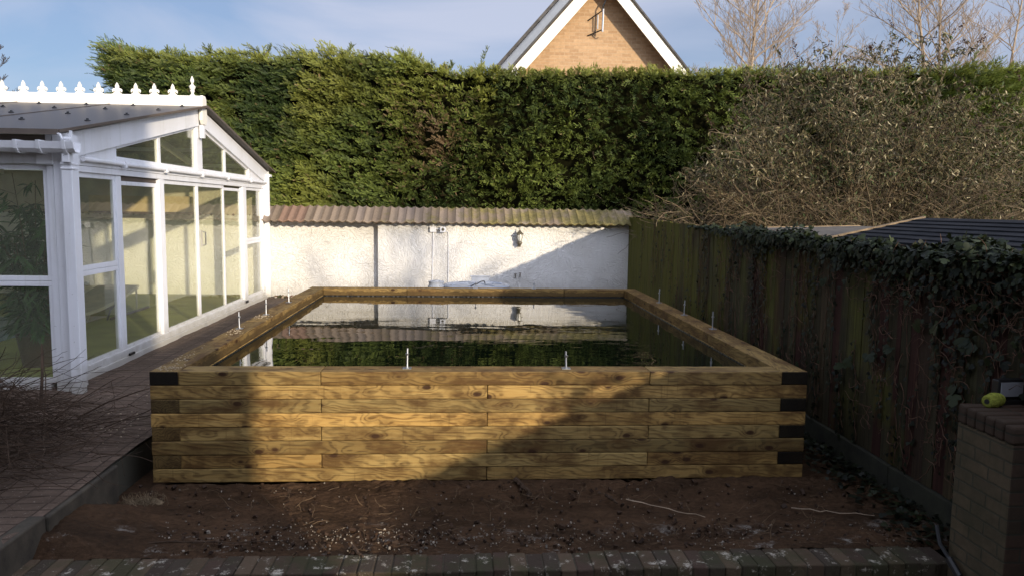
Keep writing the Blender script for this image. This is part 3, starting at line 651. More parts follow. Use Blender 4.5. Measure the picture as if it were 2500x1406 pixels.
# near-corner end piece above the gutter
m = MB(); m.prism([(-3.80, 2.34), (-3.66, 2.42), (-3.66, 2.60), (-3.80, 2.60)], 'y', FY-.06, FY+.02); m.build('corner_cap', 'white', cons)
# roof sheets, rafters, bolts, ridge
def roof(y0, z0, y1, z1, name, th=.02):
    m = MB(); m.prism([(y0, z0), (y1, z1), (y1, z1+th), (y0, z0+th)], 'x', -9.9, -3.70); return m.build(name, 'roof_sheet', cons)
roof(1.50, EZ, RY, RZ-.02, 'roof_sheet'); roof(RY, RZ-.02, 9.15, EZ-.02, 'roof_sheet')
for (ya, za, yb, zb) in ((1.50, EZ, RY, RZ-.02), (RY, RZ-.02, 9.15, EZ-.02)):
    m = MB(); m.prism([(ya, za-.004), (yb, zb-.004), (yb, zb+.024), (ya, za+.024)], 'x', -3.70, -3.685); m.build('roof_edge_trim', 'roof_edge', cons)
MB().box(-9.9, -3.70, 1.488, 1.50, EZ-.022, EZ+.025).build('eaves_trim', 'roof_edge', cons)
def bar(xa):
    for (ya, za, yb, zb) in ((1.70, EZ+.02-.02, RY, RZ-.04), (RY, RZ-.04, 9.0, EZ-.02)):
        m = MB(); m.prism([(ya, za-.10), (yb, zb-.10), (yb, zb-.002), (ya, za-.002)], 'x', xa-.025, xa+.025); m.build('rafter', 'white', cons)
for xa in (-4.9, -6.1, -7.3, -8.5): bar(xa)
for k, y in enumerate((2.6, 3.6, 4.6, 6.3, 7.3, 8.3)):
    z = slope_top(y)-.09; MB().box(-9.9, -3.90, y-.02, y+.02, z-.04, z+.015).build('purlin', 'white', cons)
for x in (-4.6, -5.8, -7.0): 
    m = MB(); m.prism([(1.50, EZ+.022), (RY, RZ+.003), (RY, RZ+.008), (1.50, EZ+.027)], 'x', x-.35-.01, x-.35+.01); m.build('roof_joint', 'roof_edge', cons)
for x in (-3.92, -4.55, -5.15, -5.75, -6.4):
    for y in (1.58, 2.5, 3.4, 4.3, 5.1):
        if x == -3.92 and y < 2: continue
        z = EZ+(RZ-.02-EZ)*(y-1.5)/(RY-1.5)+.02
        MB().lathe([(.029, 0), (.027, .008), (.012, .012), (.012, .024), (.004, .026)], (x, y, z), 12).build('roof_bolt', 'black_rubber', cons)
rd = MB(); rd.prism([(RY-.105, RZ-.06), (RY-.10, RZ-.035), (RY-.085, RZ+.10), (RY-.05, RZ+.125), (RY+.05, RZ+.125), (RY+.085, RZ+.10), (RY+.10, RZ-.035), (RY+.105, RZ-.06)], 'x', -9.9, -3.77)
ridge = rd.build('ridge_cover', 'cream', cons, bevel=.004)
m = MB(); m.prism([(RY-.11, RZ-.20), (RY-.09, RZ+.09), (RY-.05, RZ+.132), (RY+.05, RZ+.132), (RY+.09, RZ+.09), (RY+.11, RZ-.20), (RY+.06, RZ-.26), (RY-.06, RZ-.26)], 'x', -3.775, -3.735); m.build('ridge_end', 'cream', cons, bevel=.006)
MB().box(-3.80, -3.745, RY-.045, RY+.045, RZ-.44, RZ-.262).build('gable_boss', 'white', cons, bevel=.008)
def fleur(x, name='fleur_de_lis'):
    z = RZ+.124; k = 1.0
    half = [(.10, 0), (.062, .008), (.040, .024), (.028, .040), (.040, .052), (.052, .040), (.054, .030), (.062, .040), (.063, .060), (.052, .078), (.034, .084), (.018, .074), (.024, .095), (.021, .118), (.010, .142), (0, .160)]
    pts = [(x+a, z+b_) for a, b_ in half]+[(x-a, z+b_) for a, b_ in half[::-1][1:]]
    m = MB(); m.prism([(p[0], p[1]) for p in pts], 'y', RY-.012, RY+.012)
    o = m.build(name, 'cream', ridge); o.location = Vector((0, 0, 0)); return o
for k in range(12): fleur(-4.15-.245*k-(.03 if k > 8 else 0))
fi = MB().lathe([(.040, 0), (.034, .012), (.016, .03), (.022, .055), (.034, .065), (.024, .078), (.040, .115), (.046, .130), (.036, .135), (.016, .155), (.012, .17), (.022, .185), (.026, .205), (.018, .235), (.006, .262), (.001, .27)], (-3.89, RY, RZ+.125), 18).build('finial', 'cream', ridge, smooth=True); fi.location = Vector((0, 0, 0))
# gutter and downpipe
gp = [(1.40, 2.455), (1.43, 2.425), (1.50, 2.42), (1.535, 2.44), (1.535, 2.515), (1.528, 2.515), (1.525, 2.447), (1.50, 2.43), (1.435, 2.435), (1.412, 2.46), (1.402, 2.515), (1.385, 2.515)]
m = MB(); m.prism([(a+.02, b_+.0) for a, b_ in gp], 'x', -9.9, -3.54); gut = m.build('gutter', 'white', cons)
for x in (-4.02, -3.83, -3.62): 
    m = MB(); m.prism([(1.395, 2.525), (1.41, 2.45), (1.445, 2.412), (1.53, 2.412), (1.565, 2.44), (1.565, 2.525)], 'x', x-.014, x+.014); o = m.build('gutter_clip', 'white', gut); o.location = Vector((0, 0, 0))
MB().box(-3.665, -3.60, 1.46, 1.53, 2.34, 2.418).build('gutter_outlet', 'white', cons, bevel=.005)
dp = MB(); dp.box(-3.692, -3.60, 1.50, 1.60, .275, 2.345); dp.box(-3.70, -3.592, 1.492, 1.608, 2.28, 2.30); dp.box(-3.70, -3.592, 1.492, 1.608, 2.32, 2.338); dp.build('downpipe', 'white', cons, bevel=.006)
m = MB(); m.box(-3.61, -3.592, 1.50, 1.52, 2.45, 2.615); m.tube([(-3.60, 1.49, 2.545), (-3.65, 1.49, 2.545)], .015, 8); m.tube([(-3.72, 1.50, 2.59), (-3.68, 1.49, 2.58), (-3.665, 1.49, 2.54), (-3.665, 1.49, 2.46)], .010, 6); m.build('cable_bracket', 'white', cons)
# far corner
cbox('corner_post', GX-.04, GX+.055, 8.99, 9.045, FZ-.02, 2.62); MB().box(GX+.0, GX+.09, 8.86, 8.93, FZ, 2.50).build('downpipe', 'white', cons, bevel=.004); cbox('corner_cap', GX-.02, GX+.12, 8.85, 8.985, 2.50, 2.545)
# inside: back wall with diamond tile band, far wall, floor
m = MB(); m.box(-10.2, GX-.0, 9.05, 9.25, -.1, 1.80); m.build('back_wall', 'plaster_in', cons)
m = MB(); m.box(-10.2, GX-.0, 9.05, 9.25, 1.80, 2.56); m.build('back_wall', plain('shaded_top_wall', (.50, .45, .32), .8, 3, .15), cons)  # shade above the tile band put into a browner, darker wall colour
m = MB(); m.box(-10.2, -10.0, 1.7, 9.05, -.1, 2.56); m.build('end_wall', plain('end_wall_tan', (.60, .60, .46), .85, 3, .2), cons)
m = MB(); m.box(-10.0, GX-.1, FY+.09, 9.05, -.05, FZ+.02); m.build('carpet_floor', 'carpet', cons)
m = MB(); 
for k in range(62):
    x = -9.95+k*.10; w = .028 if k % 2 else .016; m.prism([(x-w, 1.80), (x, 1.80-w*1.0), (x+w, 1.80), (x, 1.80+w*1.0)], 'y', 9.040, 9.05)
m.box(-10, GX-.1, 9.044, 9.05, 1.716, 1.722)
m.build('diamond_tile_band', 'lamp_metal', cons)
m = MB(); m.box(-6.9, -5.1, 8.75, 9.045, 1.84, 2.12); m.build('blind_box', plain('pelmet', (.55, .42, .22), .6, 4), cons)
m = MB(); m.box(-6.9, -5.05, 8.73, 9.045, 1.80, 1.838); m.build('shelf_board', 'bark_dark', cons)
# indoor pool edge and lounger
pl = MB(); pl.box(-9.9, -5.75, 2.6, 6.0, FZ+.021, FZ+.026); tag(pl.build('pool_water', 'pool_water'), kind='structure')
m = MB()
for i in range(9):
    for j in range(3): m.box(-5.74+j*.10, -5.65+j*.10, 5.2+i*.10, 5.29+i*.10, FZ+.0205, FZ+.028)
m.build('pool_tiles', 'white', cons)
lo = empty('sun_lounger', (-5.4, 6.0, .32), 'pale fabric sun lounger on the green floor inside the conservatory', 'lounger')
m = MB(); m.prism([(4.6, .50), (5.3, .52), (6.0, .60), (6.5, .70), (6.54, .735), (6.5, .75), (6.0, .645), (5.3, .565), (4.6, .54)], 'x', -5.75, -5.15); m.build('seat', 'fabric', lo)
for x in (-5.72, -5.18):
    m = MB(); m.tube([(x, 6.48, .70), (x, 6.48, .345)], .014, 8); m.build('leg', 'chrome', lo)
    m = MB(); m.tube([(x, 5.0, .50), (x, 4.8, .345)], .014, 8); m.build('leg', 'chrome', lo)
m = MB(); m.tube([(-5.18, 5.6, .36), (-5.18, 6.9, .36)], .018, 8); m.tube([(-5.72, 5.6, .36), (-5.72, 6.9, .36)], .018, 8); m.build('base_rail', 'bark_dark', lo)
m = MB(); m.tube([(-5.18, 5.9, .60), (-5.18, 5.6, .48), (-5.18, 5.5, .36)], .012, 6); m.build('strut', 'black_rubber', lo)
# potted bamboo behind the front panes
bp = empty('potted_bamboo', (-4.55, 2.6, FZ+.02), 'leafy dark green bamboo plant standing inside the front corner panes', 'plant')
MB().lathe([(.15, 0), (.20, .32), (.21, .33), (.19, .33), (.17, .28)], (-4.55, 2.6, FZ+.02), 20).build('pot', plain('pot', (.10, .06, .04), .6), bp, smooth=True)
m = MB(); LP, LD = [], []
for k in range(15):
    a = random.uniform(0, 6.28); rr = random.uniform(.02, .13); sp = random.uniform(.1, .6); h = random.uniform(1.0, 1.8); pts = []
    for t in np.linspace(0, 1, 7): pts.append(Vector((-4.55+math.cos(a)*(rr+sp*t*t*.7), 2.6+math.sin(a)*(rr+sp*t*t*.5), .55+h*t)))
    m.tube(pts, [.009*(1-.6*t) for t in np.linspace(0, 1, 7)], 5)
    for q in range(26):
        t = random.uniform(.12, 1); i = min(int(t*6), 5); p = pts[i].lerp(pts[i+1], t*6-i); aa = random.uniform(0, 6.28); e = p+Vector((math.cos(aa)*.14, math.sin(aa)*.14, random.uniform(-.02, .08)))
        m.tube([p, e], .0025, 3, False)
        for _ in range(5): LP.append(tuple(p.lerp(e, random.uniform(.3, 1)))); b2 = aa+random.gauss(0, .8); LD.append((math.cos(b2), math.sin(b2), random.uniform(-.9, .25)))
m.build('stem', 'bark', bp)
lt = np.array([(0, 0, 0), (.3, .5, .02), (.3, -.5, .02), (.65, .35, -.04), (.65, -.35, -.04), (1, 0, -.15)]); ltr = np.array([(0, 1, 2), (1, 3, 2), (2, 3, 4), (3, 5, 4)])
LP = np.array(LP); LD = np.array(LD); sz = RNG.uniform(.14, .27, len(LP))
V, F = scatter(lt, ltr, 0, LP, LD, RNG.normal(size=LP.shape)*.4+np.array([0, 0, 1]), sz, sz*.14)
col = np.repeat(np.array([(.045, .10, .028)])*RNG.uniform(.5, 1.6, (len(LP), 1)), 6, 0); arr_mesh('leaves', V, F, col, 'bamboo', bp)

# ------------------------------------------------------------ fence on the right
FX = 2.96
fence = empty('board_fence', (FX, 3, 0), 'dark algae-stained vertical board fence draped with ivy along the right', 'fence')
def ftop(y): return 1.735+.011*(y+1.4) if y > -2.4 else 1.50
y = 8.92
while y > -9:
    y1 = y-1.83; m = MB(); yy = y
    while yy > y1+.01:
        m.col = random.choice([(.055, .045, .024), (.045, .038, .020), (.07, .05, .026), (.05, .032, .02), (.065, .06, .028)]) if y > -1.0 else (.05, .032, .02)
        if random.random() < .16: m.col = (.055, .024, .017)
        w = .118; j = random.uniform(-.004, .004); tz = ftop(yy)+random.uniform(-.012, .012)
        m.box(FX+j, FX+.018+j, max(yy-w, y1), yy-.004, .17, tz); yy -= w
    m.build('fence_panel', 'fence', fence)
    MB().box(FX-.03, FX+.03, y1+.004, y-.004, -.15, .165).build('gravel_board', 'gravel_board', fence, bevel=.006)
    MB().box(FX+.02, FX+.11, y1-.045, y1+.045, -.15, ftop(y1)+.0).build('post', 'gravel_board', fence)
    MB().box(FX+.019, FX+.055, y1, y, .45, .53).build('rail', 'gravel_board', fence); MB().box(FX+.019, FX+.055, y1, y, 1.4, 1.48).build('rail', 'gravel_board', fence)
    y = y1

# ivy
ivt = []
prof = [(0, 0), (.12, .42), (.42, .50), (.45, .26), (.75, .30), (1.0, 0), (.75, -.30), (.45, -.26), (.42, -.50), (.12, -.42)]
ivt = np.array([(.35, 0, .05)]+[(a, b_, 0) for a, b_ in prof]); ivtr = np.array([(0, i+1, (i+1) % 10+1) for i in range(10)])
ivy = empty('ivy', (FX, 1, 0), 'ivy trailing along the fence top and hanging down its boards', 'climber')
P, Dn, Nm, Sz, Cl = [], [], [], [], []
def addleaf(p, d, n, s_, c): P.append(p); Dn.append(d); Nm.append(n); Sz.append(s_); Cl.append(c)
g = random.Random(3)
def thick(y): return np.interp(y, [-4, -1.4, -.8, -.2, .3, 1.2, 2.4, 3.2, 3.8, 5], [.02, .13, .09, .06, .05, .075, .08, .065, .035, .012])
for _ in range(4300):
    y = g.triangular(-2.6, 5.2, -.8); t = thick(y); a = g.uniform(0, math.pi)
    lump = 1+.55*math.sin(y*5.1)+.3*math.sin(y*13+1); rr = t*lump*math.sqrt(g.random())*1.2
    x = FX-.01+rr*math.cos(a)*1.2; z = ftop(y)+rr*math.sin(a)*.75-.02
    addleaf((x, y, z), (g.gauss(0, .7)-.3, g.gauss(0, .8), g.gauss(-.3, .5)), (g.gauss(-.3, .5), g.gauss(-.2, .5), 1), g.uniform(.025, .062), .3+.9*g.random())
# mats of leaves hanging over the top edge
for _ in range(2400):
    y = g.triangular(-2.6, 4.2, -.6); dpt = abs(g.gauss(0, .045+.06*max(0, math.sin(y*3.2))+(.10 if y < .0 else 0)))
    addleaf((FX-.02-g.random()*(.06+.10*math.exp(-dpt*6)), y, ftop(y)-dpt), (g.gauss(-.1, .4), g.gauss(0, .6), -1), (-1, g.gauss(0, .35), g.gauss(.4, .3)), g.uniform(.025, .058), .25+.8*g.random())
# strands running down / up the boards
vine = MB()
for s_ in range(120):
    y = g.uniform(-1.6, 4.4) if s_ < 95 else g.uniform(4.4, 8.3); z = ftop(y)-g.random()*.2; up = False; ln_ = g.uniform(.3, 1.5); yy = y; pts = []
    if g.random() < .3: z = .2; up = True; ln_ = g.uniform(.2, .9)
    n = max(3, int(ln_/.05)); dense = g.random() < .62
    for i in range(n):
        yy += g.gauss(0, .018); zz = z+(i*.05 if up else -i*.05)
        if zz < .2: break
        pts.append((FX-.012-g.random()*.006, yy, zz))
        if dense:
            for _ in range(2 if y < 4.4 else 1):
                addleaf((FX-.02-g.random()*.03, yy+g.gauss(0, .035), zz+g.gauss(0, .02)), (g.gauss(0, .1), g.gauss(0, .8), g.uniform(-1, .2)), (-1, g.gauss(0, .3), g.gauss(.3, .3)), g.uniform(.022, .048), .15+.5*g.random())
    if len(pts) > 2: vine.tube(pts, .003, 4)
# big pale leaves low on the near boards
for (y, z) in ((-.75, 1.26), (-1.02, 1.16), (-1.22, 1.17), (-1.15, .86), (-.95, .90), (-1.1, .56), (-.5, 1.22), (-.2, 1.05), (.1, .9), (.45, .8), (-1.0, 1.22), (.9, 1.35), (1.3, .55)):
    for _ in range(2): addleaf((FX-.05, y+g.gauss(0, .03), z+g.gauss(0, .03)), (g.gauss(0, .2), g.gauss(0, .8), g.gauss(-.3, .5)), (-1, -.5, .5), g.uniform(.07, .11), .9)
# leaf debris at the fence foot
for _ in range(650):
    y = g.uniform(-1.2, 1.6); x = FX-.05-abs(g.gauss(0, .17))
    addleaf((x, y, .0+g.random()*.05), (g.gauss(0, 1), g.gauss(0, 1), g.gauss(0, .3)), (g.gauss(0, .4), g.gauss(0, .4), 1), g.uniform(.025, .06), .15+.5*g.random())
P, Dn, Nm, Sz, Cl = map(np.array, (P, Dn, Nm, Sz, Cl))
V, F = scatter(ivt, ivtr, 0, P, Dn, Nm, Sz); base = np.array([(.015, .023, .007)]); alt = np.array([(.040, .050, .016)]); mixf = RNG.random((len(P), 1))**2
col = np.repeat((base*(1-mixf)+alt*mixf)*Cl[:, None], 11, 0); arr_mesh('leaves', V, F, col, 'ivy', ivy)
for _ in range(520):
    y = g.uniform(-1.8, 3.5) if g.random() < .5 else g.uniform(-1.7, .2); z = g.uniform(1.35, ftop(y)-.02) if g.random() < .6 else g.uniform(.3, 1.5); a = g.uniform(0, 6.28); p = Vector((FX-.03-g.random()*.05, y, z)); pts = [p]; L_ = g.uniform(.06, .3)
    for i in range(6): a += g.gauss(0, .55); p = p+Vector((g.gauss(-.004, .008), math.cos(a)*L_/6, math.sin(a)*L_/6*.8)); pts.append(p)
    vine.tube(pts, [.0035*(1-.12*i) for i in range(7)], 4)
vine.build('vine_stems', 'bark_red', ivy)

# ------------------------------------------------------------ sheds behind the fence
sh = empty('shed', (3.9, 0, 0), 'shed with a dark overlapping board roof showing over the ivy', 'shed')
m = MB(); m.box(3.45, 5.2, -3.5, 1.55, -.02, 1.70); m.build('shed_wall', 'bark_dark', sh)
m = MB(); nb = 7
for i in range(nb):
    xa = 3.34+(4.22-3.34)*i/nb; xb = 3.34+(4.22-3.34)*(i+1)/nb; za = 1.755+(1.955-1.755)*i/nb; zb = 1.755+.2*(i+1)/nb
    m.prism([(xa, za+.012), (xb+.02, zb+.004), (xb+.02, zb-.012), (xa, za-.006)], 'y', -3.6, 1.60)
m.build('roof_boards', 'shed_roof', sh)
m = MB(); m.prism([(4.22, 1.95), (5.3, 1.72), (5.3, 1.70), (4.22, 1.93)], 'y', -3.6, 1.60); m.build('roof_back', 'shed_roof', sh)
m = MB(); m.prism([(3.32, 1.73), (4.23, 1.935), (4.23, 1.975), (3.32, 1.775)], 'y', 1.602, 1.65); m.build('verge_board', 'edge_wood', sh)
s2 = empty('shed', (4.2, 3.5, 0), 'low shed with a flat grey felt roof behind the bare stems', 'shed')
m = MB(); m.box(3.4, 5.1, 2.3, 4.5, -.02, 1.70); m.build('shed_wall', 'bark_dark', s2)
m = MB(); m.prism([(3.3, 1.745), (5.2, 1.80), (5.2, 1.82), (3.3, 1.765)], 'y', 2.1, 4.62); m.build('felt_roof', 'shed_felt', s2)
m = MB(); m.prism([(3.3, 1.72), (5.2, 1.775), (5.2, 1.83), (3.3, 1.775)], 'y', 4.622, 4.65); m.build('verge_board', 'edge_wood', s2)

# ------------------------------------------------------------ brick pier with floodlight and twine
pr = empty('brick_pier', (2.8, -1.62, 0), 'old mossy brick pier in the bottom right corner with a lamp on it', 'pier')
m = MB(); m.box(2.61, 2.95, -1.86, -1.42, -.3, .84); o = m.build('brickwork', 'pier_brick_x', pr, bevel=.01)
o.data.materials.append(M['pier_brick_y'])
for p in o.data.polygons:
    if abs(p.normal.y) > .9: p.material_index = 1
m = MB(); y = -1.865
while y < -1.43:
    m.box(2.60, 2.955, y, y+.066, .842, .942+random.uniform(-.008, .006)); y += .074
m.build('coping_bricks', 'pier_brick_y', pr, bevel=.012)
fl = empty('floodlight', (2.9, -1.5, .95), 'black box floodlight with a pale square face on the brick pier', 'floodlight')
rt = Matrix.Rotation(R(6), 3, 'Z')
c0 = Vector((2.90, -1.42, 1.0))
m = MB(); m.box(2.80, 3.01, -1.45, -1.40, .975, 1.085, rt, c0); m.build('housing', 'black_rubber', fl, bevel=.006)
m = MB(); m.box(2.815, 2.995, -1.456, -1.4505, .992, 1.072, rt, c0); m.build('lamp_face', 'led', fl)
m = MB(); m.box(2.82, 3.0, -1.47, -1.38, .945, .973, rt, c0); m.build('stand', 'black_rubber', fl)
tw = empty('twine_spool', (2.74, -1.50, .98), 'yellow-green cone of twine lying on the brick pier beside the floodlight', 'twine')
m = MB(); prof = [(.0, .026), (.004, .032), (.05, .040), (.09, .034), (.115, .020), (.12, .010)]
ax = Vector((.90, .42, .0)).normalized(); pts = [Vector((2.715, -1.50, .975))+ax*t*1.25 for t, _ in prof]
nn = 40; m.tube([pts[0].lerp(pts[-1], i/nn) for i in range(nn+1)], [np.interp(i/nn*.12, [p[0] for p in prof], [p[1] for p in prof])*(1+.09*(i % 2)) for i in range(nn+1)], 16); m.build('twine', 'yellow', tw)
m = MB(); m.tube([pts[0]-ax*.003, pts[0]+ax*.004], .014, 12); m.build('core', 'black_rubber', tw)  # black disc standing in for the dark inside of the spool's hole
m = MB(); m.tube([(2.58, -1.35, .20), (2.56, -1.42, .12), (2.57, -1.55, .04), (2.56, -1.7, -.06), (2.57, -1.9, -.12)], .012, 7)
m.tube([(2.565, -1.5, .07), (2.565, -1.6, .01)], .022, 8); tag(m.build('power_cable', 'black_rubber'), 'black cable with an inline connector at the foot of the brick pier', 'cable')

# ------------------------------------------------------------ brush pile, litter, sticks
def wander(p, d, n, step, jit, grav=0):
    pts = [Vector(p)]; d = Vector(d).normalized()
    for i in range(n):
        d = (d+Vector((g.gauss(0, jit), g.gauss(0, jit), g.gauss(0, jit)-grav))).normalized(); pts.append(pts[-1]+d*step)
    return pts
bpile = MB()
for i in range(1250):
    x = g.gauss(-3.62, .40); y = g.gauss(-.25, .50); hh = .62*math.exp(-((x+3.75)/.6)**2-((y+.2)/.9)**2); z = .29+g.random()*max(.03, hh)
    if x > -2.9 and g.random() < .8: continue
    a = g.gauss(.2, .7)+(math.pi if g.random() < .5 else 0); L_ = g.uniform(.2, .9)
    pts = wander((x, y, z), (math.cos(a), math.sin(a)*.9, g.gauss(.05, .22)), 9, L_/9, .14, .02)
    pts = [Vector((p.x, p.y, max(p.z, .285 if p.x < -2.5 else .015))) for p in pts]
    r_ = g.uniform(.002, .0048); bpile.tube(pts, [r_*(1-.08*k) for k in range(10)], 4)
for i in range(16):
    p0 = (g.uniform(-4.2, -2.9), g.uniform(-.6, 1.0), .3); pts = wander(p0, (g.uniform(-.3, 1), g.uniform(-.3, .8), g.uniform(.15, .9)), 12, g.uniform(.05, .09), .10, .015)
    r_ = g.uniform(.004, .009); bpile.tube(pts, [r_*(1-.06*k) for k in range(13)], 6)
    for k in range(4, 12, 2): bpile.tube(wander(pts[k], (g.gauss(0, 1), g.gauss(0, 1), g.gauss(0, .6)), 6, .04, .25), .0018, 3)
bpile.tube([(-3.45, .55, .40), (-3.56, .80, .62), (-3.66, 1.0, .83)], [.014, .011, .008], 7)
tag(bpile.build('brush_pile', 'bark_dark'), 'tangled heap of dark cut twigs on the paving at lower left', 'brush pile')
# dry pale weed tuft by the kerb
m = MB()
for _ in range(260):
    x = g.gauss(-2.30, .06); y = g.gauss(-.42, .06); a = g.uniform(0, 6.28); m.tube(wander((x, y, .0), (math.cos(a)*.6, math.sin(a)*.6, g.uniform(.2, .9)), 4, g.uniform(.012, .022), .3), .0018, 3)
m.lathe([(.16, -.03), (.12, .010), (.02, .018)], (-2.30, -.42, 0), 11)
tag(m.build('weed_tuft', 'bark'), 'small tuft of dry pale weeds beside the stone kerb', 'weed')
m = MB(); g2 = random.Random(5)
for _ in range(420):
    x = g2.uniform(-2.5, 2.9); y = -1.2+1.15*g2.random()**1.2 if g2.random() < .8 else g2.uniform(-1.2, -.9); a = g2.uniform(0, 6.28); L_ = g2.uniform(.02, .12)
    pts = wander((x, y, .004), (math.cos(a), math.sin(a), abs(g2.gauss(0, .25))), 4, L_/4, .25, .06); m.tube([Vector((p.x, p.y, max(.002, p.z))) for p in pts], g2.uniform(.0008, .0022), 3)
for _ in range(45):
    cx, cy = g2.choice([(-.1, -.5), (-.6, -.7), (.2, -.45), (1.9, -.9), (-1.25, -.6)]); x = g2.gauss(cx, .3); y = g2.gauss(cy, .12); a = g2.uniform(0, 6.28)
    m.tube(wander((x, y, .0), (math.cos(a)*.7, math.sin(a)*.4, g2.uniform(.1, .9)), 6, g2.uniform(.012, .028), .22, .04), .0022, 4)
tag(m.build('twig_litter', 'bark_litter'), kind='stuff', label='fine broken twigs and roots scattered over the bare soil', cat='litter')
m = MB()
for _ in range(700):
    x, y = g2.uniform(-2.5, 2.7), g2.uniform(-1.19, -.03) if g2.random() < .6 else g2.gauss(-.98, .1)
    if y > -.02 or y < -1.2: continue
    s_ = g2.uniform(.003, .012)*(1.6 if g2.random() < .08 else 1); q = g2.uniform(.5, 1.3); m.col = (.05*q, .028*q, .016*q)
    rot = Euler((g2.random()*3, g2.random()*3, g2.random()*3)).to_matrix(); m.box(x-s_, x+s_, y-s_*g2.uniform(.6, 1.4), y+s_, -.006, -.006+s_*1.2, rot, Vector((x, y, .0)))
tag(m.build('soil_clods', M['dry_leaf']), kind='stuff', label='small dark crumbs and clods of damp soil', cat='soil clods')
m = MB()
for _ in range(1000):
    if g2.random() < .5: x, y = g2.uniform(-2.5, 2.5), g2.gauss(-1.0, .12)
    elif g2.random() < .5: x, y = g2.gauss(-.8, .7), g2.gauss(-.93, .10)
    else: x, y = g2.uniform(-2.6, 2.6), g2.uniform(-1.2, -.02)
    if y > -.015 or y < -1.2: continue
    s_ = g2.uniform(.0012, .0042)*(2.0 if g2.random() < .05 else 1); q = g2.uniform(.25, 1)
    m.col = (.36*q, .31*q, .25*q); rot = Euler((g2.random()*3, g2.random()*3, g2.random()*3)).to_matrix(); m.box(x-s_, x+s_, y-s_*1.3, y+s_*1.3, -.004, -.004+s_*1.4, rot, Vector((x, y, .0)))
tag(m.build('gravel', M['dry_leaf']), kind='stuff', label='pale grit and mortar crumbs scattered over the soil', cat='grit')
m = MB()
for _ in range(260):
    k = g2.choice([(-2.31, 1.75, .05, .12), (-2.31, 2.75, .04, .08), (-2.3, .12, .06, .05), (-2.75, .55, .12, .3), (-3.0, 2.0, .2, .8), (-2.36, .45, .05, .2)]); x = g2.gauss(k[0], k[2]); y = g2.gauss(k[1], k[3])
    z = .817 if -2.39 < x < -2.21 and 0.01 < y < 5.8 else (.282 if x < -2.42 else None)
    if z is None: continue
    s_ = g2.uniform(.002, .006); m.col = (.42, .35, .25); m.box(x-s_, x+s_, y-s_, y+s_, z-.001, z+s_*.7)
tag(m.build('sawdust', M['dry_leaf']), kind='stuff', label='pale wood chips and sawdust on the left rim and paving', cat='wood chips')
sticks = [((.21, -.02, .02), (.31, -.32, .012), .020, 'bark_dark', 'dark broken flat splinter of wood lying against the foot of the timber front'),
          ((.83, -.33, .012), (.88, -.50, .012), .012, 'bark_dark', 'short dark stub of wood on the soil near a long curved twig'),
          ((.95, -.43, .014), (1.41, -.74, .012), .004, 'bark_pale', 'long thin pale stick lying on the soil right of centre'),
          ((-.84, -1.10, .018), (-.74, -1.25, .016), .014, 'bark_dark', 'thick dark stub of branch on the soil touching the brick edging'),
          ((-2.1, -1.0, .012), (-1.24, -1.03, .012), .0045, 'bark_dark', 'long dark crooked twig lying along the soil at lower left'),
          ((2.05, -.62, .012), (2.55, -.75, .012), .004, 'bark_pale', 'thin pale stick on the dark soil towards the fence')]
for a, b_, rr, mt, lab in sticks:
    A, B = Vector(a), Vector(b_); m = MB(); n = 9; pts = [A.lerp(B, i/n)+Vector((g2.gauss(0, .006), g2.gauss(0, .008), 0)) for i in range(n+1)]; m.tube(pts, [rr*(1-.05*i)*(1+.1*(i % 2)) for i in range(n+1)], 6)
    tag(m.build('fallen_stick', mt), lab, 'stick')

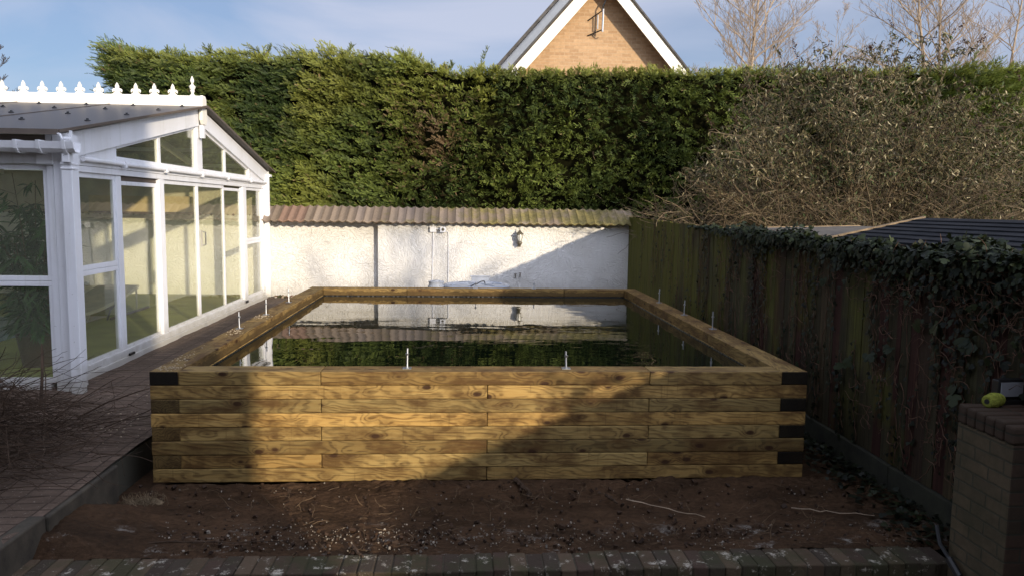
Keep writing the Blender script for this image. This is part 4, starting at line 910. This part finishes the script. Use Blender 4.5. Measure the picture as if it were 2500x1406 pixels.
# ------------------------------------------------------------ conifer hedge
def hedge(name, x0, x1, yf, topf, label, dens, seed, y_back=11.2):
    e = empty(name, ((x0+x1)/2, yf+.6, 0), label, 'hedge'); rg = np.random.default_rng(seed)
    # lumpy dark core
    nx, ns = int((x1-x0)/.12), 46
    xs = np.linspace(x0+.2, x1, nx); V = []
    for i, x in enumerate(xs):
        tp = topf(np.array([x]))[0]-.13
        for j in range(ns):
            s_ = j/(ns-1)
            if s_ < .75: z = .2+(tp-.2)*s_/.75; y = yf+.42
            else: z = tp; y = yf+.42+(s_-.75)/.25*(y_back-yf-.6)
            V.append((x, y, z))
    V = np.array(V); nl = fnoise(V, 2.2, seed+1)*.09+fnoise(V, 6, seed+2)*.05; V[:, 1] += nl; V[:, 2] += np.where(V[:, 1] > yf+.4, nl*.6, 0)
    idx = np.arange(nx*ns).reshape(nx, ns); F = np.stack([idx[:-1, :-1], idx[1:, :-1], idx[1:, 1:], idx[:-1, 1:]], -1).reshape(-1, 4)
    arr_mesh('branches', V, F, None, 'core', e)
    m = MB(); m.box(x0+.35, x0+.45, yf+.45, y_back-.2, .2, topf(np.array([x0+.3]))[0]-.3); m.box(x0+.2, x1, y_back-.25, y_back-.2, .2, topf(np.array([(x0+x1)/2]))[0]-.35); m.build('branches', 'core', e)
    # foliage: short leafy plumes, each a curved branchlet carrying sprays on both sides
    tmp, tri = spray_template(6, .62, .42, .085)
    def plumes(B, Dx, Ln, col_k, yel_k, m=13):
        n = len(B); Dx = unit(Dx); N0 = unit(np.cross(Dx, rg.normal(size=(n, 3))*.5+np.array([0, -.7, .7]))); t = (np.arange(m)+.5)/m
        side = np.where(np.arange(m) % 2 == 0, 1., -1.); up = np.array([0, 0, 1.0])
        P_ = B[:, None]+Dx[:, None]*(Ln[:, None]*t)[..., None]+up*(-.22*Ln[:, None]*t**2)[..., None]+rg.normal(0, .012, (n, m, 3))
        D_ = Dx[:, None]*1.0+N0[:, None]*(side*(.75-.45*t))[None, :, None]+rg.normal(0, .22, (n, m, 3)); D_[..., 2] -= .25*t
        S_ = (.112*(1.15-.55*t))[None]*(Ln/.3)[:, None]**.6*rg.uniform(.75, 1.25, (n, m))
        nn_ = np.cross(Dx, N0)[:, None]+rg.normal(0, .35, (n, m, 3))
        k_ = np.clip(col_k[:, None]+.35*(t-.4)[None]+rg.normal(0, .12, (n, m)), 0, 1); y_ = np.clip(yel_k[:, None]*(.5+.7*t)[None], 0, 1)
        return P_.reshape(-1, 3), D_.reshape(-1, 3), nn_.reshape(-1, 3), S_.ravel(), k_.ravel(), y_.ravel()
    A = (x1-x0); nf = int(A*3.1*dens); X = rg.uniform(x0, x1, nf); T_ = topf(X)-.05; Z = 1.80+(T_-1.80)*rg.random(nf); Pf = np.column_stack([X, np.full(nf, yf), Z])
    lump = fnoise(Pf[:, [0, 2]]*np.array([1, 1.6]), 2.4, seed+3)*.10+fnoise(Pf[:, [0, 2]]*np.array([1, 2.2]), 6, seed+4)*.08
    Pf[:, 1] += .16+lump+np.clip((Z-(T_-.30))/.30, 0, 1)**2*.20+rg.uniform(-.05, .08, nf)
    keep = rg.random(nf) > np.clip((lump-.09)*7, 0, .85); Pf = Pf[keep]; lumpf = lump[keep]; n1 = len(Pf)
    left = 1/(1+np.exp((Pf[:, 0]+.9)*1.2)); rightb = 1/(1+np.exp(-(Pf[:, 0]-8.6)*1.5)); wild = np.clip(left+rightb*.8, 0, 1)[:, None]
    dl = np.stack([np.where(Pf[:, 0] > 5, .45, -.85)+rg.normal(0, .22, n1), -.55+rg.normal(0, .2, n1), .50+rg.normal(0, .22, n1)], 1)
    dr = np.stack([rg.normal(-.1, .55, n1), -.80+rg.normal(0, .2, n1), .18+rg.normal(0, .35, n1)], 1); Df = dl*wild+dr*(1-wild)
    Lf = (.21+.17*wild[:, 0])*rg.uniform(.6, 1.4, n1)
    ck = .42+.42*fnoise(Pf, 1.3, seed+5)+rg.normal(0, .2, n1); yk0 = .55*np.clip(fnoise(Pf, 1.7, seed+6)-.15, 0, 1)*(Pf[:, 0] < .5)+.5*np.clip((Pf[:, 2]-topf(Pf[:, 0])+.35)/.3, 0, 1)
    R1 = plumes(Pf, Df, Lf, ck, yk0)
    nt = int(A*1.3*dens*.6); Xt = rg.uniform(x0, x1, nt); Pt = np.column_stack([Xt, yf+.14+(y_back-yf-.3)*rg.random(nt)**1.7, topf(Xt)-.20+rg.uniform(-.04, .05, nt)])
    Dt = np.stack([rg.normal(-.25, .35, nt), rg.normal(-.2, .3, nt), np.full(nt, 1.0)], 1); tall = (fnoise(Pt[:, :1], 2.7, seed+9) > .35)*(Xt < .5)*(rg.random(nt) > .5)
    R2 = plumes(Pt, Dt, rg.uniform(.13, .24, nt)*(1+.75*tall), rg.normal(.7, .15, nt), np.clip(rg.normal(.62, .2, nt)-.35*(Xt < -4.5), 0, 1), 11)
    ne = int(5*1.2*dens*.6); Ze = rg.uniform(2.2, topf(np.array([x0]))[0]-.05, ne); Pe = np.column_stack([x0+.2+rg.uniform(-.15, .15, ne)-.18*(Ze-4), rg.uniform(yf+.1, y_back-.2, ne), Ze])
    De = np.stack([rg.normal(-.9, .2, ne), rg.normal(-.2, .3, ne), rg.normal(.5, .25, ne)], 1); R3 = plumes(Pe, De, rg.uniform(.25, .5, ne), rg.normal(.5, .2, ne), np.zeros(ne))
    Pq, Dq, Nq, Sq, kq, yq = [np.concatenate(z_) for z_ in zip(R1, R2, R3)]
    V, F = scatter(tmp, tri, 0, Pq, Dq, Nq, Sq)
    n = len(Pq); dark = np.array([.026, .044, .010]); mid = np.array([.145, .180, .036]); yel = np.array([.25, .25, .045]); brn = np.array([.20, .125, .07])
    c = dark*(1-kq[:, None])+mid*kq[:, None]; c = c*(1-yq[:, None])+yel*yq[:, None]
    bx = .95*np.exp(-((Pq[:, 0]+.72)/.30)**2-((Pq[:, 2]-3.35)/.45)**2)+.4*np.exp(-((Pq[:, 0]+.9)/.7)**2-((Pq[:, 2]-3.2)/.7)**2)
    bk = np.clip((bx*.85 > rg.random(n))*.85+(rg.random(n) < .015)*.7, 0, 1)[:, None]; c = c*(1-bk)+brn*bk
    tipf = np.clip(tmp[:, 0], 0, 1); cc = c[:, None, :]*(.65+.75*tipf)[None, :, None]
    arr_mesh('foliage', V, F, cc.reshape(-1, 3), 'leaf', e)
    # bare twigs in the hollows
    m = MB()
    for _ in range(220):
        i = rg.integers(n1); p = Pf[i]
        if lumpf[i] < .05 and rg.random() < .7: continue
        m.tube(wander((p[0], p[1]+.02, p[2]), (g.gauss(-.4, .8), -.4, g.gauss(.1, .5)), 6, g.uniform(.02, .06), .2), .004, 3)
    m.build('twigs', 'bark', e)
    return e
def top_main(x): return np.interp(x, [-7.4, -7.0, -6.3, -5.2, -4.0, -2.3, -1.2, -.4, 1, 2.8, 4.5, 6, 8, 10.3, 14], [4.95, 5.02, 4.80, 4.84, 4.90, 4.98, 4.90, 4.76, 4.76, 4.82, 4.86, 4.93, 4.95, 5.02, 5.1])+(.04*np.sin(x*3.7)+.03*np.sin(x*9.1+1))*np.where(x < 0, 1, .4)
hedge('conifer_hedge', -6.85, 13.0, 9.72, top_main, 'tall dense green conifer hedge rising behind the white wall', 142, 21)

# a few tall wisps standing out of the hedge top
m = MB(); WP, WD, WS = [], [], []
for (x, h) in ((-2.45, .22), (-.45, .12), (.15, .38), (-5.9, .2), (-5.1, .22), (-4.0, .2), (9.6, .25), (10.2, .3)):
    zt = top_main(np.array([x]))[0]-.05; pts = wander((x, 9.95, zt), (.15, 0, 1), 6, h/6, .08)
    for p in pts:
        for _ in range(4): WP.append(tuple(p)); WD.append((g.gauss(0, .5), g.gauss(0, .4), 1)); WS.append(.10)
V, F = scatter(*spray_template(), 0, np.array(WP), np.array(WD), RNG.normal(size=(len(WP), 3)), np.array(WS))
hd = [o for o in S.objects if o.name == 'conifer_hedge'][0]
arr_mesh('shoots', V, F, np.full((len(V), 3), (.11, .13, .04)), 'leaf', hd)

# ------------------------------------------------------------ big dried shrub behind the fence
bd = empty('shrub', (6.5, 8.0, 0), 'big brown half-bare shrub with drooping dried leaves in front of the hedge', 'shrub')
st = MB(); LP, LD, LS, LC, FP, FD = [], [], [], [], [], []
def crown_ok(x, y, z, o=0.0):
    x = (x+.18)*12.95/(y+5.45)-.18; top = np.interp(x, [3.2, 4.0, 4.7, 5.3, 6.0, 7.6, 8.6, 9.6, 10.4], [2.1, 3.3, 4.5, 5.0, 5.12, 5.1, 4.95, 4.5, 3.4])+o; return z < 2+(top-2)*(y+5.45)/12.95
for i in range(165):
    bx = g.gauss(6.5, .7); by = g.gauss(8.0, .4); tx = g.uniform(3.9, 10.3); of = -abs(g.gauss(0, .55))+.12; L_ = g.uniform(3.2, 5.6)
    d = Vector(((tx-bx)*.33, g.gauss(-.15, .25), 1)); pts = [Vector((bx, by, .1))]; d.normalize(); n = 16
    for k in range(n):
        d = (d+Vector((g.gauss(0, .05)+(tx-bx)*.012, g.gauss(-.01, .05), g.gauss(-.01, .04)))).normalized(); q = pts[-1]+d*(L_/n)
        if not crown_ok(q.x, q.y, q.z, of): break
        pts.append(q)
    if len(pts) < 5: continue
    r_ = g.uniform(.008, .02); st.tube(pts, [r_*(1-.75*k/len(pts)) for k in range(len(pts))], 5)
    for k in range(4, len(pts)):
        for _ in range(4):
            p = pts[k-1].lerp(pts[k], g.random()); a = g.uniform(0, 6.28); tw_ = wander(p, (math.cos(a), math.sin(a)*.8-.2, g.uniform(.1, 1.1)), 7, g.uniform(.04, .12), .16, .02)
            tw_ = [q for q in tw_ if crown_ok(q.x, q.y, q.z-.12, of*.6)]
            if len(tw_) < 3: continue
            st.tube(tw_, [.0045*(1-.1*j) for j in range(len(tw_))], 3)
            for q in tw_[1:]:
                nl_ = 3 if q.z > 3.4 else (2 if q.z > 2.5 else (1 if g.random() < .4 else 0))
                if q.x > 8.3 and q.z < 3: nl_ = min(nl_, 1)
                for _2 in range(nl_):
                    LP.append(tuple(q)); LD.append((g.gauss(0, .6), g.gauss(-.2, .5), g.gauss(-.75, .45))); LS.append(g.uniform(.045, .105))
            if k > len(pts)-3 and g.random() < .16 and q.z > 3.0: FP.append(tuple(tw_[-1])); FD.append((g.gauss(0, .6), g.gauss(0, .4), g.uniform(-.3, .8)))
# low twiggy suckers beside the wall end
for i in range(330):
    p = (g.uniform(3.1, 5.4), g.uniform(6.5, 8.9), g.uniform(1.2, 2.0)); a = g.uniform(0, 6.28); st.tube(wander(p, (math.cos(a), -.2, g.uniform(.0, 1.0)), 8, g.uniform(.04, .11), .16, .03), .004, 3)
st.build('stems', 'bark', bd)
LP, LD, LS = np.array(LP), np.array(LD), np.array(LS); nL = len(LP)
lt2 = np.array([(0, 0, 0), (.35, .5, .05), (.35, -.5, .05), (1, 0, -.22), (.35, 0, -.03)]); lt2r = np.array([(0, 1, 4), (0, 4, 2), (1, 3, 4), (4, 3, 2)])
V, F = scatter(lt2, lt2r, 0, LP, LD, RNG.normal(size=LP.shape), LS, LS*.27)
pal = np.array([(.062, .056, .023), (.10, .082, .036), (.040, .030, .016), (.20, .165, .085), (.055, .078, .024), (.42, .36, .22)]); pi = RNG.choice(6, nL, p=[.27, .22, .20, .13, .14, .04])
arr_mesh('leaves', V, F, np.repeat(pal[pi], 5, 0), 'dry_leaf', bd)
if FP:
    FP, FD = np.array(FP), unit(np.array(FD)); k = 26; tt = RNG.random((len(FP), k)); base = (FP[:, None]+FD[:, None]*(tt*.22)[..., None]).reshape(-1, 3)+RNG.normal(0, .012, (len(FP)*k, 3))
    V, F = scatter(lt2, lt2r, 0, base, RNG.normal(size=base.shape), RNG.normal(size=base.shape), np.full(len(base), .035), np.full(len(base), .02)); arr_mesh('dead_flower_heads', V, F, np.full((len(V), 3), (.06, .032, .022)), 'dry_leaf', bd)

# ------------------------------------------------------------ bare trees beyond the hedge
def bare_tree(x, y, H, spread, label, seed, r0_=.09, lean=0, z0=2.5, nb=26, mat='bark_pale', name='bare_tree', cat='tree', twig=1.0):
    """a leader with ascending side limbs, each limb carrying branches and twigs"""
    e = empty(name, (x, y, 0), label, cat); gg = random.Random(seed); tr, br = MB(), MB()
    def limb(p, d, L_, r_, dep):
        n = 7; pts = [p]
        for i in range(n):
            d = (d+Vector((gg.gauss(0, .09), gg.gauss(0, .09), gg.gauss(.02, .06)))).normalized(); pts.append(pts[-1]+d*L_/n)
        br.tube(pts, [max(r_*(1-.8*i/n), .0036) for i in range(n+1)], 5 if dep > 1 else 3, False)
        if dep == 0: return
        k = max(3, int((3+3*(dep > 1))*twig)); flip = gg.uniform(0, 6.28)
        for q in range(k):
            t = .22+.75*q/k+gg.uniform(-.04, .04); i = min(int(t*n), n-1); a = pts[i].lerp(pts[i+1], t*n-i); flip += 2.4; side = Vector((math.cos(flip), math.sin(flip), .25))
            v = (d*.75+side*gg.uniform(.5, .95)*spread).normalized(); limb(a, v, L_*gg.uniform(.32, .58)*(1.15-.5*t), max(r_*.5, .0036), dep-1)
    n = 14; d = Vector((lean, 0, 1)); pts = [Vector((x, y, 0))]
    for i in range(n): d = (d+Vector((gg.gauss(0, .035)+lean*.2, gg.gauss(0, .035), .12))).normalized(); pts.append(pts[-1]+d*H/n)
    tr.tube(pts, [max(r0_*(1-.93*i/n), .006) for i in range(n+1)], 8, False); az = gg.uniform(0, 6.28)
    for q in range(nb):
        t = z0/H+(1-z0/H)*(q+gg.random()*.6)/nb; t = min(t, .985); i = min(int(t*n), n-1); a = pts[i].lerp(pts[i+1], t*n-i); az += 2.4+gg.uniform(-.3, .3)
        v = Vector((math.cos(az)*spread, math.sin(az)*spread, gg.uniform(.5, 1.05))).normalized(); limb(a, v, H*gg.uniform(.22, .36)*(1.25-.95*t), r0_*.42*(1.15-.85*t), 3)
    tr.build('trunk', mat, e); br.build('branches', mat, e); return e
bare_tree(9.0, 19.5, 12.6, .75, 'tall slender bare tree nearest the gable on its right', 4, .10, .0, 5.2, 24)
bare_tree(9.95, 20.5, 12.0, .75, 'bare tree with upright twigs, second tree right of the gable', 8, .06, .0, 5.4, 22)
bare_tree(7.9, 18.5, 8.2, .75, 'low spreading bare tree rising just beside the gable roof', 15, .045, -.01, 4.6, 16)
bare_tree(11.5, 19, 8.2, .8, 'small bare tree between the gable trees and the shrub top', 23, .035, .0, 5.0, 12, twig=.7)
bare_tree(15.3, 19.5, 13.5, .9, 'wide bare tree with many rising limbs at upper right', 31, .10, -.0, 4.6, 26)
bare_tree(16.3, 20.5, 12.6, .8, 'straight bare tree standing just right of the wide bare tree', 33, .09, .0, 4.8, 22)
bare_tree(19.0, 21, 12.4, .8, 'bare tree cut by the right edge of the picture', 37, .08, .0, 4.6, 20)
bare_tree(-12.9, 16.5, 6.05, .7, 'twiggy bare treetop just over the left end of the conservatory ridge', 41, .04, .0, 3.6, 14, mat='bark_dark')

# ------------------------------------------------------------ house gable beyond the hedge
GH = 12.2; AX, AZ = 2.92, 7.50; K = 1.135
gh = empty('gable_house', (AX, GH+2, 0), 'buff brick house gable with cream bargeboards rising above the hedge', 'house')
m = MB(); m.prism([(AX-3.6, 0), (AX+3.6, 0), (AX+3.6, AZ-.19-3.6*K), (AX, AZ-.19), (AX-3.6, AZ-.19-3.6*K)], 'y', GH+.45, GH+9); m.build('gable_wall', 'buff_brick', gh)
def rake(side, o0, o1, y0, y1, mat, name, dx=0, dz=0):
    """board along the roof slope, o0..o1 measured down from the roof line"""
    L_ = 3.9; pts = [(AX+dx, AZ+dz-o0), (AX+dx+side*L_, AZ+dz-o0-L_*K), (AX+dx+side*L_, AZ+dz-o1-L_*K), (AX+dx, AZ+dz-o1)]
    m = MB(); m.prism(pts, 'y', y0, y1); return m.build(name, mat, gh)
for s_ in (-1, 1):
    rake(s_, .03, .42, GH-.02, GH+.02, 'cream', 'bargeboard'); rake(s_, .10, .14, GH+.021, GH+.46, 'cream', 'soffit')
    rake(s_, -.03, .028, GH-.05, GH+9, 'roof_tile_far', 'roof_slope')
    rake(s_, .029, .075, GH-.035, GH-.021, 'stone', 'verge_trim')
# second roof verge, a little behind and to the left
for s_ in (-1,):
    rake(s_, .08, .36, GH+1.0, GH+1.04, 'cream', 'bargeboard', -.34, .12); rake(s_, -.04, .075, GH+.95, GH+9, 'roof_tile_far', 'roof_slope', -.34, .12)
ae = empty('aerial_bracket', (2.9, GH+.45, 6.2), 'metal aerial bracket with cable fixed on the brick gable', 'bracket')
m = MB()
m.tube([(2.98, GH+.22, 6.56), (2.97, GH+.22, 6.05)], .022, 8); m.build('mast_foot', 'steel', ae)
m = MB(); m.tube([(2.87, GH+.3, 6.44), (2.87, GH+.3, 6.13)], .016, 8); m.build('mast_foot', 'steel', ae)
m = MB(); m.tube([(2.98, GH+0.220, 6.54), (2.66, GH+0.445, 6.34)], .014, 6); m.build('arm', 'black_rubber', ae); m = MB(); m.tube([(2.97, GH+0.220, 6.10), (2.66, GH+0.445, 6.0)], .014, 6); m.build('arm', 'black_rubber', ae)
m = MB(); m.tube([(2.98, GH+0.230, 6.5), (2.97, GH+0.220, 6.62), (3.02, GH+0.230, 6.72), (3.08, GH+0.250, 6.95)], .018, 6); m.tube([(2.84, GH+0.400, 6.12), (2.78, GH+0.430, 6.0), (2.86, GH+0.440, 5.94), (2.92, GH+0.440, 5.97)], .008, 5); m.build('cable', 'black_rubber', ae)

# ------------------------------------------------------------ what stands behind the camera and shades the garden
hb = empty('house', (-5, -10, 0), 'tall rendered house behind the viewer casting the broad shadow over the foreground', 'house')
m = MB(); m.box(-14, 2.40, -13, -7.0, -.3, 6.25); m.build('house_wall', 'house_render', hb)
m = MB(); m.prism([(-13.3, 6.25), (-6.9, 6.25), (-10, 6.6)], 'x', -14, 2.40); m.build('roof', 'roof_tile_far', hb)
bare_tree(8.6, -8.0, 8.5, .8, 'bare garden tree behind the viewer dappling the white wall', 52, .09, .0, 1.5, 26)
es = empty('shadow_shrub', (3.6, -4, 0), 'unseen shrub added by the fence to soften its shadow on the pond', 'shrub')  # made-up shrub out of view, shaped to dapple the fence shadow
sv = MB(); EP, ED = [], []
for i in range(260):
    y = g.uniform(-8.6, -2.3); hi = 2.35 if y > -4.4 else 1.35; p = (g.uniform(3.1, 3.9), y, .3); pts = wander(p, (g.gauss(0, .15), g.gauss(0, .15), 1), 10, hi/10*g.uniform(.6, 1.0), .12); sv.tube(pts, .005, 4)
    for q in pts[3:]:
        for _ in range(3 if y > -4.6 else 1): EP.append((q.x+g.gauss(0, .07), q.y+g.gauss(0, .07), q.z+g.gauss(0, .06))); ED.append((g.gauss(0, 1), g.gauss(0, 1), g.gauss(-.2, .6)))
sv.build('stems', 'bark_dark', es); EP = np.array(EP); ED = np.array(ED); V, F = scatter(lt2, lt2r, 0, EP, ED, RNG.normal(size=EP.shape), RNG.uniform(.06, .11, len(EP)), RNG.uniform(.03, .05, len(EP)))
arr_mesh('leaves', V, F, np.full((len(V), 3), (.03, .05, .015)), 'leaf', es)
